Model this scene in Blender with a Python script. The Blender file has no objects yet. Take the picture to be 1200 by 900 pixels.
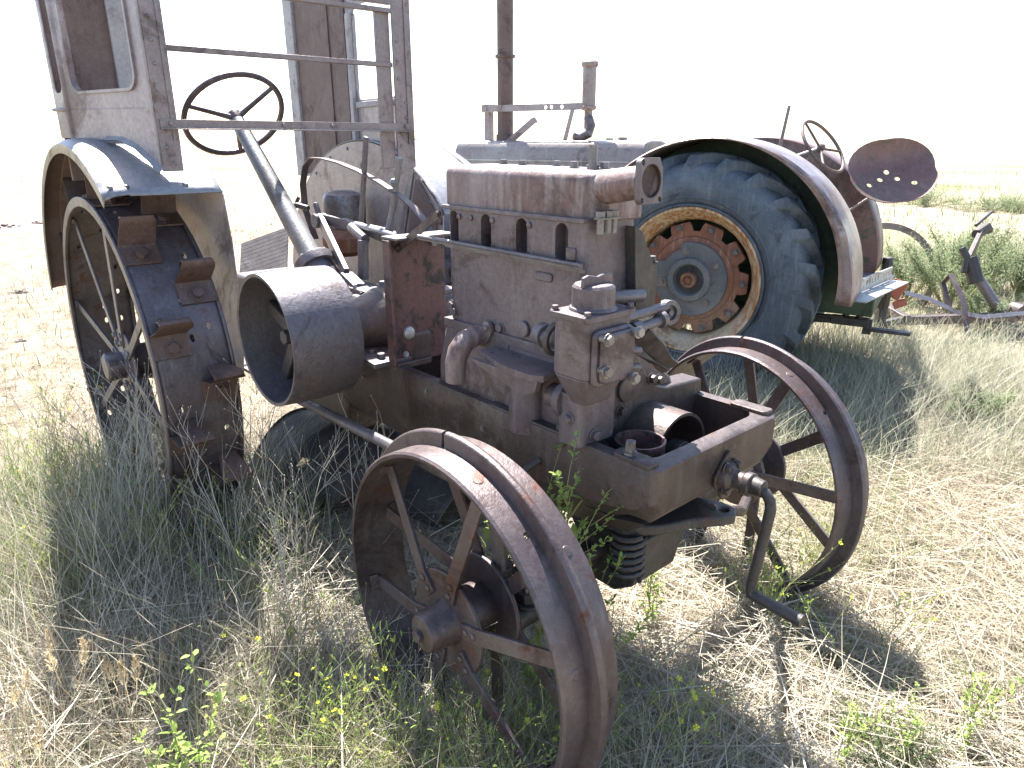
import bpy, bmesh, math, random
import numpy as np
from mathutils import Vector, Matrix, Euler
random.seed(7)
rng = np.random.default_rng(11)
PI = math.pi
R = math.radians
scene = bpy.context.scene
COL = scene.collection

# ------------------------------------------------------------------ camera model (used to place plants on the ground too)
FPX, EYE, PITCH = 830.0, 1.55, math.atan(285 / 830.0)
CP, SP = math.cos(PITCH), math.sin(PITCH)
def ground_at(x, y, z=0.0):
    """ground point seen at photograph position x, y"""
    a, b = x - 600, y - 450
    t = (EYE - z) / (FPX * SP + b * CP)
    return Vector((a * t, (FPX * CP - b * SP) * t, z))

# ------------------------------------------------------------------ materials
def new_mat(name):
    m = bpy.data.materials.new(name)
    m.use_nodes = True
    nt = m.node_tree
    b = nt.nodes['Principled BSDF']
    return m, nt, b
def nd(nt, kind, **kw):
    n = nt.nodes.new(kind)
    for k, v in kw.items():
        if k in n.inputs: n.inputs[k].default_value = v
        else: setattr(n, k, v)
    return n
def mixc(nt, fac, a, b, blend='MIX'):
    n = nt.nodes.new('ShaderNodeMix'); n.data_type = 'RGBA'; n.blend_type = blend
    for s, v in ((0, fac), (6, a), (7, b)):
        if isinstance(v, (int, float)): n.inputs[s].default_value = v
        elif isinstance(v, tuple): n.inputs[s].default_value = (*v, 1)
        else: nt.links.new(v, n.inputs[s])
    return n.outputs[2]
def ramp(nt, src, lo, hi):
    n = nt.nodes.new('ShaderNodeMapRange'); n.interpolation_type = 'SMOOTHSTEP'
    n.inputs[1].default_value = lo; n.inputs[2].default_value = hi
    nt.links.new(src, n.inputs[0]); return n.outputs[0]
def noise(nt, vec, scale, detail=6, rough=.6, dist=0.0):
    n = nd(nt, 'ShaderNodeTexNoise'); n.inputs['Scale'].default_value = scale
    n.inputs['Detail'].default_value = detail; n.inputs['Roughness'].default_value = rough
    n.inputs['Distortion'].default_value = dist
    nt.links.new(vec, n.inputs['Vector']); return n.outputs['Fac']
def worn(name, base, alt, patch, bloom=(.34, .31, .30), rough=(.45, .75), metal=.0, patch_at=(.56, .68), scale=1.0, streak=.5, bloom_amt=.6, bump=.42, bloom_at=(.5, .78)):
    """weathered metal: two tones, patches of a third colour, pale oxide bloom and vertical run marks"""
    m, nt, b = new_mat(name)
    tc = nd(nt, 'ShaderNodeTexCoord').outputs['Object']
    mp = nd(nt, 'ShaderNodeMapping'); mp.inputs['Scale'].default_value = (20 * scale, 20 * scale, 2.0 * scale)
    nt.links.new(tc, mp.inputs['Vector'])
    n1 = noise(nt, tc, 5 * scale, 8, .65)
    n2 = noise(nt, tc, 14 * scale, 8, .7, .4)
    n3 = noise(nt, mp.outputs[0], 2.2, 6, .6)
    n4 = noise(nt, tc, 90 * scale, 4, .7)
    n5 = noise(nt, tc, 2.1 * scale, 5, .6)
    n6 = noise(nt, tc, 3.4 * scale, 7, .72, .8)
    c = mixc(nt, ramp(nt, n1, .35, .66), base, alt)
    c = mixc(nt, ramp(nt, n2, *patch_at), c, patch)
    mul = nt.nodes.new('ShaderNodeMath'); mul.operation = 'MULTIPLY'
    nt.links.new(ramp(nt, n3, *bloom_at), mul.inputs[0]); mul.inputs[1].default_value = streak
    c = mixc(nt, mul.outputs[0], c, bloom)
    mul2 = nt.nodes.new('ShaderNodeMath'); mul2.operation = 'MULTIPLY'
    nt.links.new(ramp(nt, n5, .48, .72), mul2.inputs[0]); mul2.inputs[1].default_value = bloom_amt
    c = mixc(nt, mul2.outputs[0], c, bloom)
    spk = ramp(nt, n4, .3, .7)
    c = mixc(nt, ramp(nt, n6, .54, .64), c, mixc(nt, 1.0, c, (.55, .50, .48), 'MULTIPLY'))
    c = mixc(nt, .24, c, mixc(nt, spk, (0.45, .42, .40), (1.5, 1.5, 1.5)), 'MULTIPLY')
    nt.links.new(c, b.inputs['Base Color'])
    mr = nt.nodes.new('ShaderNodeMapRange'); nt.links.new(n2, mr.inputs[0])
    mr.inputs[1].default_value = .3; mr.inputs[2].default_value = .7
    mr.inputs[3].default_value = rough[0]; mr.inputs[4].default_value = rough[1]
    nt.links.new(mr.outputs[0], b.inputs['Roughness'])
    b.inputs['Metallic'].default_value = metal
    bp = nd(nt, 'ShaderNodeBump'); bp.inputs['Strength'].default_value = bump; bp.inputs['Distance'].default_value = .004
    add = nt.nodes.new('ShaderNodeMath'); add.operation = 'ADD'
    nt.links.new(n4, add.inputs[0]); nt.links.new(n2, add.inputs[1])
    nt.links.new(add.outputs[0], bp.inputs['Height']); nt.links.new(bp.outputs[0], b.inputs['Normal'])
    return m
M = {}
M['cast'] = worn('rusted_cast_iron', (.062, .047, .044), (.088, .068, .063), (.082, .045, .036), (.15, .132, .127), (.36, .6), .4)
M['block'] = worn('engine_casting', (0.103, 0.078, 0.084), (0.139, 0.112, 0.118), (0.096, 0.057, 0.054), (0.211, 0.182, 0.190), (.38, .64), .35, scale=.9, streak=.6)
M['head'] = worn('cylinder_head_rust', (0.133, 0.078, 0.072), (0.159, 0.108, 0.102), (0.099, 0.053, 0.046), (0.249, 0.204, 0.200), (.42, .7), .25, streak=.85, bloom_at=(.42, .66))
M['steel'] = worn('dull_grey_steel', (0.109, 0.095, 0.101), (0.147, 0.130, 0.139), (0.109, 0.073, 0.066), (0.214, 0.195, 0.207), (.35, .62), .5)
M['wheel'] = worn('brown_wheel_steel', (.078, .056, .055), (.112, .088, .090), (.105, .042, .030), (.18, .158, .162), (.32, .56), .45, scale=.8)
M['redplate'] = worn('red_painted_plate', (.105, .050, .048), (.085, .045, .044), (.022, .018, .018), (.20, .13, .12), (.4, .65), .15, patch_at=(.5, .56), streak=.25, bloom_amt=.3)
M['galv'] = worn('weathered_zinc_sheet', (0.198, 0.194, 0.202), (0.246, 0.241, 0.251), (0.150, 0.133, 0.132), (0.317, 0.310, 0.326), (.32, .55), .5, scale=.6, streak=.25)
M['cab'] = worn('pale_cab_sheet', (0.267, 0.227, 0.237), (0.310, 0.267, 0.278), (0.215, 0.166, 0.162), (0.396, 0.352, 0.365), (.32, .55), .5, scale=.6, streak=.25)
M['rearwheel'] = worn('purple_grey_wheel_steel', (.098, .078, .082), (.135, .115, .122), (.12, .060, .042), (.215, .195, .205), (.32, .56), .45)
M['cabpost'] = worn('cab_frame_steel', (0.187, 0.150, 0.152), (0.230, 0.190, 0.188), (0.136, 0.091, 0.080), (0.281, 0.237, 0.244), (.34, .58), .45, streak=.2)
M['cabwood'] = worn('brown_cab_panel', (.115, .075, .066), (.14, .095, .083), (.085, .055, .05), (.19, .15, .14), (.55, .8), .0, streak=.5)
M['trim'] = worn('grey_weathered_board', (0.317, 0.301, 0.304), (0.378, 0.361, 0.361), (0.229, 0.198, 0.194), (0.458, 0.439, 0.440), (.7, .9), .0, streak=.7)
M['inner'] = worn('fender_inner_sheet', (0.302, 0.248, 0.237), (0.361, 0.304, 0.288), (0.202, 0.136, 0.115), (0.395, 0.344, 0.324), (.4, .65), .3, streak=.6, scale=.8)
M['orange'] = worn('orange_rust', (.19, .08, .04), (.14, .055, .033), (.30, .135, .05), (.30, .21, .14), (.6, .85), .1)
M['dark'] = worn('dark_iron', (.05, .045, .044), (.075, .066, .062), (.085, .05, .04), (.14, .125, .12), (.4, .65), .4, bloom_amt=.35)
M['colblue'] = worn('bluegrey_column', (.15, .165, .175), (.20, .20, .20), (.16, .115, .095), (.30, .295, .29), (.38, .6), .4)
M['black'] = worn('black_sheet', (.050, .040, .037), (.075, .062, .057), (.085, .050, .04), (.15, .135, .13), (.45, .7), .25, bloom_amt=.4, scale=.6)
M['tyre'] = worn('dusty_tyre', (0.048, 0.062, 0.082), (0.074, 0.094, 0.119), (0.041, 0.048, 0.058), (0.198, 0.228, 0.258), (.55, .8), .0, streak=.45, bloom_amt=.5)
M['rim2'] = worn('rusty_orange_rim', (.24, .100, .058), (.19, .078, .05), (.14, .06, .045), (.40, .30, .22), (.5, .8), .1, bloom_at=(.5, .7), streak=.5, bloom_amt=.35)
M['rimring'] = worn('rust_and_cream_rim', (.36, .17, .06), (.30, .12, .05), (.22, .08, .04), (.55, .46, .32), (.5, .8), .1, streak=.8, bloom_amt=.95, bloom_at=(.4, .6))
M['hub2'] = worn('bluegrey_hub', (.085, .092, .10), (.115, .122, .13), (.15, .09, .065), (.22, .22, .22), (.5, .75), .1)
M['redmetal'] = worn('faded_red_paint', (.165, .085, .078), (.14, .092, .082), (.07, .085, .05), (.27, .22, .205), (.35, .6), .2, scale=.6, streak=.4, patch_at=(.54, .66))
M['fender2'] = worn('dented_grey_fender', (0.211, 0.155, 0.151), (0.255, 0.202, 0.197), (0.167, 0.097, 0.084), (0.370, 0.323, 0.319), (.28, .5), .5, scale=.6)
M['fender2in'] = worn('dark_green_fender_underside', (0.120, 0.121, 0.106), (0.152, 0.139, 0.131), (0.064, 0.085, 0.048), (0.176, 0.163, 0.152), (.55, .8), .1)
M['green'] = worn('old_green_paint', (.020, .048, .022), (.030, .058, .030), (.07, .05, .035), (.12, .13, .10), (.4, .65), .1, streak=.3, bloom_amt=.3)
M['zinc'] = worn('perforated_zinc', (.32, .325, .31), (.38, .385, .37), (.30, .31, .30), (.55, .56, .55), (.35, .55), .4)
M['hood2'] = worn('pale_hood', (0.250, 0.209, 0.194), (0.300, 0.256, 0.234), (0.210, 0.158, 0.140), (0.420, 0.381, 0.356), (.35, .6), .3)
M['bolt'] = worn('bolt_steel', (.17, .155, .15), (.22, .20, .195), (.12, .08, .065), (.36, .35, .34), (.3, .5), .6, scale=3)
M['slat'] = worn('silvered_slats', (.14, .115, .105), (.19, .165, .15), (.09, .07, .06), (.28, .25, .235), (.7, .9), 0)
M['bore'] = worn('dark_red_bore', (.055, .028, .026), (.04, .022, .02), (.03, .02, .018), (.08, .05, .045), (.6, .8), 0)
M['lug'] = worn('rusty_lug', (0.107, 0.063, 0.049), (0.129, 0.085, 0.074), (0.086, 0.042, 0.030), (0.181, 0.161, 0.157), (.4, .62), .3)
M['paint_red'] = worn('red_orange_paint', (.42, .11, .06), (.33, .09, .05), (.2, .06, .04), (.5, .3, .22), (.45, .7), 0)

# ------------------------------------------------------------------ mesh builder
def frame(origin, zdir, xhint=None):
    z = Vector(zdir).normalized()
    xh = Vector(xhint) if xhint is not None else (Vector((0, 0, 1)) if abs(z.z) < .9 else Vector((1, 0, 0)))
    x = (xh - z * xh.dot(z)).normalized()
    y = z.cross(x)
    m = Matrix.Identity(4)
    for i in range(3):
        m[i][0], m[i][1], m[i][2], m[i][3] = x[i], y[i], z[i], origin[i]
    return m
class MB:
    def __init__(s): s.v = []; s.f = []
    def add(s, vs, fs):
        k = len(s.v); s.v += [Vector(p) for p in vs]; s.f += [tuple(i + k for i in f) for f in fs]; return s
    def hexa(s, p):   # 8 points: bottom ring 0-3, top ring 4-7
        return s.add(p, [(3, 2, 1, 0), (4, 5, 6, 7), (0, 1, 5, 4), (1, 2, 6, 5), (2, 3, 7, 6), (3, 0, 4, 7)])
    def box(s, x0, x1, y0, y1, z0, z1):
        return s.hexa([(x0, y0, z0), (x1, y0, z0), (x1, y1, z0), (x0, y1, z0), (x0, y0, z1), (x1, y0, z1), (x1, y1, z1), (x0, y1, z1)])
    def obox(s, mat, sx, sy, sz):
        x, y, z = sx / 2, sy / 2, sz / 2
        return s.hexa([mat @ Vector(p) for p in [(-x, -y, -z), (x, -y, -z), (x, y, -z), (-x, y, -z), (-x, -y, z), (x, -y, z), (x, y, z), (-x, y, z)]])
    def bar(s, p0, p1, w, h, up=(0, 0, 1)):   # w across, h along up
        p0, p1 = Vector(p0), Vector(p1); d = (p1 - p0)
        m = frame((p0 + p1) / 2, d, up)
        return s.obox(m, h, w, d.length)
    def prism(s, poly, mat, depth):           # poly in local xy, extruded along local z from 0 to depth
        n = len(poly); vs = [mat @ Vector((x, y, 0)) for x, y in poly] + [mat @ Vector((x, y, depth)) for x, y in poly]
        fs = [tuple(range(n))[::-1], tuple(range(n, 2 * n))] + [(i, (i + 1) % n, n + (i + 1) % n, n + i) for i in range(n)]
        return s.add(vs, fs)
    def tube(s, pts, r, n=10, cap=True):
        pts = [Vector(p) for p in pts]; rs = r if isinstance(r, (list, tuple)) else [r] * len(pts)
        vs = []; fs = []; prev = None
        for i, p in enumerate(pts):
            d = (pts[min(i + 1, len(pts) - 1)] - pts[max(i - 1, 0)]).normalized()
            if prev is None: x = d.orthogonal().normalized()
            else: x = (prev - d * prev.dot(d)).normalized()
            prev = x; y = d.cross(x)
            for k in range(n):
                a = 2 * PI * k / n; vs.append(p + (x * math.cos(a) + y * math.sin(a)) * rs[i])
        for i in range(len(pts) - 1):
            for k in range(n):
                a, b = i * n + k, i * n + (k + 1) % n
                fs.append((a, b, b + n, a + n))
        if cap: fs.append(tuple(range(n))[::-1]); fs.append(tuple(range(len(vs) - n, len(vs))))
        return s.add(vs, fs)
    def lathe(s, prof, mat, n=32, closed=False, a0=0, a1=2 * PI, caps=True):   # prof: (r, z) along local z
        full = abs(a1 - a0) > 2 * PI - 1e-6; m = n if full else n + 1; L = len(prof)
        vs = [mat @ Vector((r * math.cos(a0 + (a1 - a0) * k / n), r * math.sin(a0 + (a1 - a0) * k / n), z)) for k in range(m) for r, z in prof]
        fs = []
        for k in range(n):
            k2 = (k + 1) % m
            for i in range(L if closed else L - 1):
                j = (i + 1) % L
                fs.append((k * L + i, k2 * L + i, k2 * L + j, k * L + j))
        if not closed and full and caps:
            if prof[0][0] > 1e-6: fs.append(tuple(k * L for k in range(m))[::-1])
            if prof[-1][0] > 1e-6: fs.append(tuple(k * L + L - 1 for k in range(m)))
        if closed and not full:
            fs.append(tuple(range(L))); fs.append(tuple(range(n * L, n * L + L))[::-1])
        return s.add(vs, fs)
    def strip(s, pts, wdir, w, t, ndirs=None):   # flat strap along a path; wdir: width direction
        pts = [Vector(p) for p in pts]; W = Vector(wdir).normalized(); vs = []
        for i, p in enumerate(pts):
            d = (pts[min(i + 1, len(pts) - 1)] - pts[max(i - 1, 0)]).normalized()
            nn = d.cross(W).normalized()
            vs += [p - W * w / 2 - nn * t / 2, p + W * w / 2 - nn * t / 2, p + W * w / 2 + nn * t / 2, p - W * w / 2 + nn * t / 2]
        fs = [(0, 1, 2, 3), tuple(len(vs) - 4 + i for i in (3, 2, 1, 0))]
        for i in range(len(pts) - 1):
            for k in range(4):
                a, b = i * 4 + k, i * 4 + (k + 1) % 4; fs.append((a, b, b + 4, a + 4))
        return s.add(vs, fs)
    def bolt(s, p, d, r=.011, h=.009):
        m = frame(p, d)
        s.prism([(r * 1.35 * math.cos(a), r * 1.35 * math.sin(a)) for a in [k * PI / 5 for k in range(10)]], m, h * .25)
        return s.prism([(r * math.cos(a), r * math.sin(a)) for a in [k * PI / 3 for k in range(6)]], frame(Vector(p) + Vector(d).normalized() * h * .22, d), h)
    def dome(s, p, d, r):
        return s.lathe([(r, 0), (r * .92, r * .35), (r * .6, r * .62), (0.0001, r * .72)], frame(p, d), 10)
    def mesh(s, name):
        me = bpy.data.meshes.new(name); me.from_pydata([tuple(p) for p in s.v], [], s.f)
        bm = bmesh.new(); bm.from_mesh(me)
        bmesh.ops.recalc_face_normals(bm, faces=bm.faces); bm.to_mesh(me); bm.free()
        return me
    def islands(s):
        """one builder per separate piece; pieces whose boxes touch (a bolt and its washer) stay together"""
        up = list(range(len(s.v)))
        def root(i):
            while up[i] != i: up[i] = up[up[i]]; i = up[i]
            return i
        for f in s.f:
            for q in f[1:]: up[root(q)] = root(f[0])
        g = {}
        for i in range(len(s.v)): g.setdefault(root(i), []).append(i)
        gs = list(g.values()); bb = [([min(s.v[i][k] for i in q) for k in range(3)], [max(s.v[i][k] for i in q) for k in range(3)]) for q in gs]
        n = len(gs); u2 = list(range(n))
        def r2(i):
            while u2[i] != i: i = u2[i]
            return i
        for i in range(n):
            for j in range(i):
                if all(bb[i][0][k] <= bb[j][1][k] + .0005 and bb[j][0][k] <= bb[i][1][k] + .0005 for k in range(3)): u2[r2(i)] = r2(j)
        own = {}
        for i, q in enumerate(gs):
            for v in q: own[v] = r2(i)
        out = []
        for k in sorted(set(own.values())):
            m = MB(); idx = {}
            for f in s.f:
                if own[f[0]] == k:
                    for v in f:
                        if v not in idx: idx[v] = len(m.v); m.v.append(s.v[v])
                    m.f.append(tuple(idx[v] for v in f))
            if m.f: out.append(m)
        return out
    def each(s, name, mat, parent=None, **kw):
        for m in s.islands(): o = m.build(name, mat, parent, **kw)
        return o
    def build(s, name, mat, parent=None, bevel=0, smooth=35, subsurf=0):
        me = s.mesh(name); me.materials.append(mat)
        o = bpy.data.objects.new(name, me); COL.objects.link(o)
        if parent: o.parent = parent
        if smooth:
            me.shade_smooth(); me.set_sharp_from_angle(angle=R(smooth))
        if bevel:
            md = o.modifiers.new('edge', 'BEVEL'); md.width = bevel; md.segments = 2; md.limit_method = 'ANGLE'; md.angle_limit = R(38)
            md.harden_normals = False
        return o
def cut(o, cutter):
    """carve the cutter's volume out of o and keep only the result"""
    me = cutter.mesh('cut'); c = bpy.data.objects.new('cut', me); COL.objects.link(c)
    c.parent = o.parent
    if o.parent is None: c.matrix_world = o.matrix_world
    md = o.modifiers.new('cut', 'BOOLEAN'); md.object = c; md.operation = 'DIFFERENCE'; md.solver = 'EXACT'
    o.modifiers.move(len(o.modifiers) - 1, 0)
    keep = [m for m in o.modifiers if m.type != 'BOOLEAN']
    for m in keep: m.show_viewport = False
    dg = bpy.context.evaluated_depsgraph_get(); dg.update()
    new = bpy.data.meshes.new_from_object(o.evaluated_get(dg))
    o.modifiers.remove(o.modifiers['cut']); o.data = new
    for m in keep: m.show_viewport = True
    bpy.data.objects.remove(c)
    new.shade_smooth(); new.set_sharp_from_angle(angle=R(35))
    return o
def rounded(w, h, r, n=5, cx=0, cy=0):
    out = []
    for sx, sy, a0 in ((1, 1, 0), (-1, 1, 90), (-1, -1, 180), (1, -1, 270)):
        for k in range(n + 1):
            a = R(a0 + 90 * k / n); out.append((cx + sx * (w / 2 - r) + r * math.cos(a), cy + sy * (h / 2 - r) + r * math.sin(a)))
    return out
def circle(r, n=16, cx=0, cy=0): return [(cx + r * math.cos(2 * PI * k / n), cy + r * math.sin(2 * PI * k / n)) for k in range(n)]
def thing(name, label, cat, loc=(0, 0, 0), rotz=0, group=None):
    o = bpy.data.objects.new(name, None); COL.objects.link(o); o.empty_display_size = .1
    o.location = loc; o.rotation_euler = (0, 0, rotz); tag(o, label, cat, group); return o
def tag(o, label=None, cat=None, group=None, kind=None):
    if label: o['label'] = label
    if cat: o['category'] = cat
    if group: o['group'] = group
    if kind: o['kind'] = kind
    return o
def copy_tree(o, parent=None):
    c = o.copy(); COL.objects.link(c)
    if parent: c.parent = parent
    for ch in list(o.children): copy_tree(ch, c)
    return c
def hub_frame(c, yaw, cam=0):   # local z = outward axle direction; yaw about vertical
    return frame(c, (math.sin(yaw) * math.cos(cam), -math.cos(yaw) * math.cos(cam), math.sin(cam)))
# ================================================================== TRACTOR WITH STEEL WHEELS
T_ROT = math.atan2(-.749, .663)
T1 = thing('steel_wheeled_tractor', 'stripped rusty antique tractor with spoked steel wheels, bare engine block and metal cab', 'tractor', (.353, 1.748, 0), T_ROT)

# ---- frame tub (open trough that carries the engine)
def tub_section(x, hw, zt, zc, hb, zb):
    c = .02
    pts = [(-hw + .004, zt), (-hw, zt - .012), (-hw, zc), (-hb, zb)]
    return [(x, y, z) for y, z in pts] + [(x, -y, z) for y, z in pts[::-1]]
secs = [tub_section(-1.28, .262, .862, .70, .17, .56), tub_section(-.8, .268, .866, .70, .17, .56), tub_section(-.1, .27, .866, .715, .16, .58),
        tub_section(.10, .27, .866, .735, .17, .62), tub_section(.185, .268, .866, .755, .20, .695), tub_section(.222, .262, .866, .775, .215, .735), tub_section(.234, .250, .860, .785, .205, .752)]
mb = MB(); n = 8
vs = [p for s_ in secs for p in s_]
fs = [tuple(range(n)), tuple(range(len(vs) - n, len(vs)))[::-1]]
for i in range(len(secs) - 1):
    for k in range(n):
        a, b = i * n + k, i * n + (k + 1) % n
        fs.append((a, b, b + n, a + n))
mb.add(vs, fs)
tub = mb.build('frame_trough', M['cast'], T1, bevel=.007)
cv = MB()
cv.prism(rounded(1.29, .465, .05, 6, -.455, 0), frame((0, 0, .68), (0, 0, 1), (1, 0, 0)), .4)
cut(tub, cv)
mb = MB()
for y in (-.245, .245):
    sg = 1 if y > 0 else -1
    mb.prism(rounded(.11, .045, .012, 3, .165, sg * .2435), frame((0, 0, .862), (0, 0, 1), (1, 0, 0)), .014)
mb.prism(rounded(.30, .042, .01, 3, -.18, -.2475), frame((0, 0, .862), (0, 0, 1), (1, 0, 0)), .009)
mb.prism(rounded(.34, .15, .02, 3, -.95, -.2), frame((0, 0, .855), (0, 0, 1), (1, 0, 0)), .02)
mb.each('rim_pad', M['cast'], tub, bevel=.003)
mb = MB()
mb.bolt((.15, -.245, .876), (0, 0, 1), .012, .026)
for x in (-.86, -.99): mb.bolt((x, -.235, .875), (0, 0, 1), .013, .014)
for p in ((-.62, -.269, .83), (-1.0, -.268, .78), (-.35, -.27, .79)): mb.bolt(p, (0, -1, 0), .006, .005)
mb.each('bolt', M['bolt'], tub)
mb = MB(); mb.tube([(-.12, -.27, .775), (-.145, -.34, .735)], .009, 8); mb.tube([(-.145, -.338, .737), (-.15, -.36, .725)], .014, 8)
mb.build('stub_rod', M['dark'], tub)

# ---- transmission case behind the tub
mb = MB()
mb.box(-1.95, -1.27, -.20, .20, .46, .93)
mb.prism([(-.24, 0), (.24, 0), (.20, .16), (-.16, .16)], frame((-1.18, .18, .86), (0, -1, 0), (1, 0, 0)), .36)
mb.lathe([(.19, 0), (.19, .2), (.12, .28)], frame((-2.1, .1, .68), (0, -1, 0)), 24)
mb.box(-2.35, -1.9, -.18, .18, .5, .95)
mb.build('transmission_case', M['cast'], T1, bevel=.012)
mb = MB(); mb.box(-1.80, -1.30, -.16, .16, .927, .96)
mb.tube([(-1.12, -.1, 1.0), (-1.12, -.1, 1.075)], [.03, .012], 10); mb.box(-1.28, -1.0, -.15, .15, 1.018, 1.035)
for x in (-1.7, -1.5, -1.35): mb.bolt((x, -.13, .96), (0, 0, 1), .012, .014)
for x in (-1.25, -1.14, -1.03): mb.bolt((x, -.12, 1.034), (0, 0, 1), .011, .012)
mb.each('case_cover', M['steel'], T1, bevel=.004)
mb = MB()
mb.lathe([(.115, 0), (.115, .03), (.105, .04), (.085, .12), (.078, .16), (.09, .165), (.09, .2)], frame((-1.0, -.17, .965), (0, -1, 0)), 28)
mb.prism([(-.2, -.09), (.17, -.09), (.17, .0), (.06, .09), (-.14, .09), (-.2, 0)], frame((-.97, -.12, .955), (0, -1, 0), (1, 0, 0)), .07)
mb.build('pulley_housing', M['cast'], T1, bevel=.008)
mb = MB()
mb.prism([(0, 0), (.20, -.02), (.20, -.035), (0, -.015)], frame((-1.0, -.34, .905), (0, -1, 0), (1, 0, 0)), -.14)
for x in (-.84, -.9): mb.bolt((x, -.29, .885), (0, 0, 1), .014, .016)
mb.each('housing_flange', M['steel'], T1, bevel=.003)

# ---- belt pulley
def pulley():
    f = frame((-1.005, -.60, .967), (0, 1, 0))
    mb = MB(); Rp = .207
    mb.lathe([(Rp - .001, 0), (Rp + .003, .06), (Rp + .004, .115), (Rp + .003, .17), (Rp, .228), (Rp - .011, .228), (Rp - .009, .115), (Rp - .011, .002)], f, 72, closed=True)
    o = mb.build('belt_pulley', M['steel'], T1)
    mb = MB()
    mb.lathe([(.19, 0), (.19, .014), (0.001, .014)], frame((-1.005, -.47, .967), (0, 1, 0)), 40)
    for k in range(5):
        a = k * 2 * PI / 5 + .3; d = Vector((math.cos(a), 0, math.sin(a)))
        c = Vector((-1.005, -.49, .967)); mb.bar(c + d * .04, c + d * .196, .045, .022, (0, 1, 0))
    mb.build('web', M['dark'], o, bevel=.004)
    mb = MB(); mb.lathe([(.03, 0), (.05, .005), (.05, .1), (.03, .1)], frame((-1.005, -.515, .967), (0, 1, 0)), 20)
    mb.bolt((-1.005, -.515, .967), (0, -1, 0), .025, .02)
    mb.build('hub', M['dark'], o, bevel=.003)
pulley()

# ---- engine
mb = MB()
prof = [(-.60, .70), (-.585, 1.06), (-.57, 1.10), (-.565, 1.376), (-.05, 1.376), (-.035, 1.36), (-.035, 1.10), (-.03, 1.05), (-.03, .70)]
# block upper: near face y -.22, far face -.03
bk = MB(); bk.prism(rounded(.53, .19, .03, 5, -.30, -.125), frame((0, 0, 1.05), (0, 0, 1), (1, 0, 0)), .326)
block = bk.build('engine_block', M['block'], T1, bevel=.005)
cv = MB()
for k in range(4):
    x = -.527 + k * .1395
    cv.prism(rounded(.042, .094, .0208, 6, x, 1.322), frame((0, -.10, 0), (0, -1, 0), (1, 0, 0)), .2)
cv.box(-.545, -.06, -.185, -.07, 1.24, 1.36)
for k in range(4):
    x = -.527 + k * .1395
    cv.prism(rounded(.05, .06, .0178, 6, x - .01, 1.326), frame((0, .05, 0), (0, -1, 0), (1, 0, 0)), .15)
cut(block, cv)
# crankcase flaring toward the trough
mb = MB()
lower = [(-.60, -.245, .70), (-.03, -.245, .70), (-.03, .24, .70), (-.60, .24, .70)]
mid = [(-.595, -.238, .93), (-.03, -.238, .93), (-.03, .15, .93), (-.595, .15, .93)]
up = [(-.572, -.224, 1.055), (-.032, -.224, 1.055), (-.032, -.03, 1.055), (-.572, -.03, 1.055)]
mb.add(lower + mid + up, [(0, 1, 2, 3), (11, 10, 9, 8)] + [(i + 4 * j, (i + 1) % 4 + 4 * j, (i + 1) % 4 + 4 + 4 * j, i + 4 + 4 * j) for j in (0, 1) for i in range(4)])
crank = mb.build('crankcase', M['block'], T1, bevel=.012)
mb = MB()
mb.box(-.575, -.028, -.229, -.02, 1.036, 1.062)
for x, z in ((-.53, 1.085), (-.33, 1.075), (-.30, 1.03), (-.545, 1.10)): mb.bolt((x, -.2205, z), (0, -1, 0), .013, .008)
mb.lathe([(.022, 0), (.022, .008), (.001, .010)], frame((-.235, -.2225, 1.09), (0, -1, 0)), 20)
mb.prism(rounded(.06, .022, .008, 4, -.165, 1.235), frame((0, -.2195, 0), (0, -1, 0), (1, 0, 0)), .006)
mb.prism(rounded(.03, .03, .004, 3, -.075, 1.30), frame((0, -.2195, 0), (0, -1, 0), (1, 0, 0)), .006)
for x in (-.50, -.45, -.36, -.22): mb.dome((x, -.2205, 1.355), (0, -1, 0), .009)
mb.each('block_flange', M['block'], block, bevel=.003)
mb = MB()
mb.strip([(-.675, -.236, 1.284), (-.03, -.232, 1.277)], (0, 0, 1), .014, .008)
mb.strip([(-.56, -.225, 1.272), (-.03, -.225, 1.266)], (0, 0, 1), .008, .008)
mb.tube([(-.675, -.24, 1.287), (-.03, -.237, 1.281)], .0055, 8)
mb.build('drip_rail', M['steel'], block)
# plug wells seen through the slots
mb = MB()
for k in range(4): mb.tube([(-.527 + k * .1395 + .012, -.19, 1.30), (-.527 + k * .1395 + .012, -.06, 1.335)], .008, 8)
mb.each('valve_tappet', M['bolt'], block)

# cylinder head
hd = MB()
def headsec(x, y0, y1, zt, r):
    out = [(x, y0, 1.377)]
    for k in range(7):
        a = R(180 - 90 * k / 6); out.append((x, y0 + r + r * math.cos(a), zt - r + r * math.sin(a)))
    for k in range(7):
        a = R(90 - 90 * k / 6); out.append((x, y1 - r + r * math.cos(a), zt - r + r * math.sin(a)))
    return out + [(x, y1, 1.377)]
hs = [headsec(-.572, -.205, -.02, 1.480, .02), headsec(-.566, -.212, -.014, 1.488, .026), headsec(-.12, -.212, -.014, 1.487, .028),
      headsec(-.07, -.206, -.016, 1.486, .03), headsec(-.045, -.19, -.02, 1.484, .03), headsec(-.028, -.168, -.03, 1.480, .03), headsec(-.02, -.14, -.05, 1.475, .03)]
L = len(hs[0]); vs = [p for s_ in hs for p in s_]
fs = [tuple(range(L)), tuple(range(len(vs) - L, len(vs)))[::-1]] + [(i * L + k, i * L + (k + 1) % L, (i + 1) * L + (k + 1) % L, (i + 1) * L + k) for i in range(len(hs) - 1) for k in range(L)]
hd.add(vs, fs)
head = hd.build('cylinder_head', M['head'], T1, bevel=.004, smooth=40)
mb = MB()
mb.box(-.574, -.034, -.226, -.022, 1.372, 1.383)
mb.build('head_gasket', M['block'], head, bevel=.002)
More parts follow.
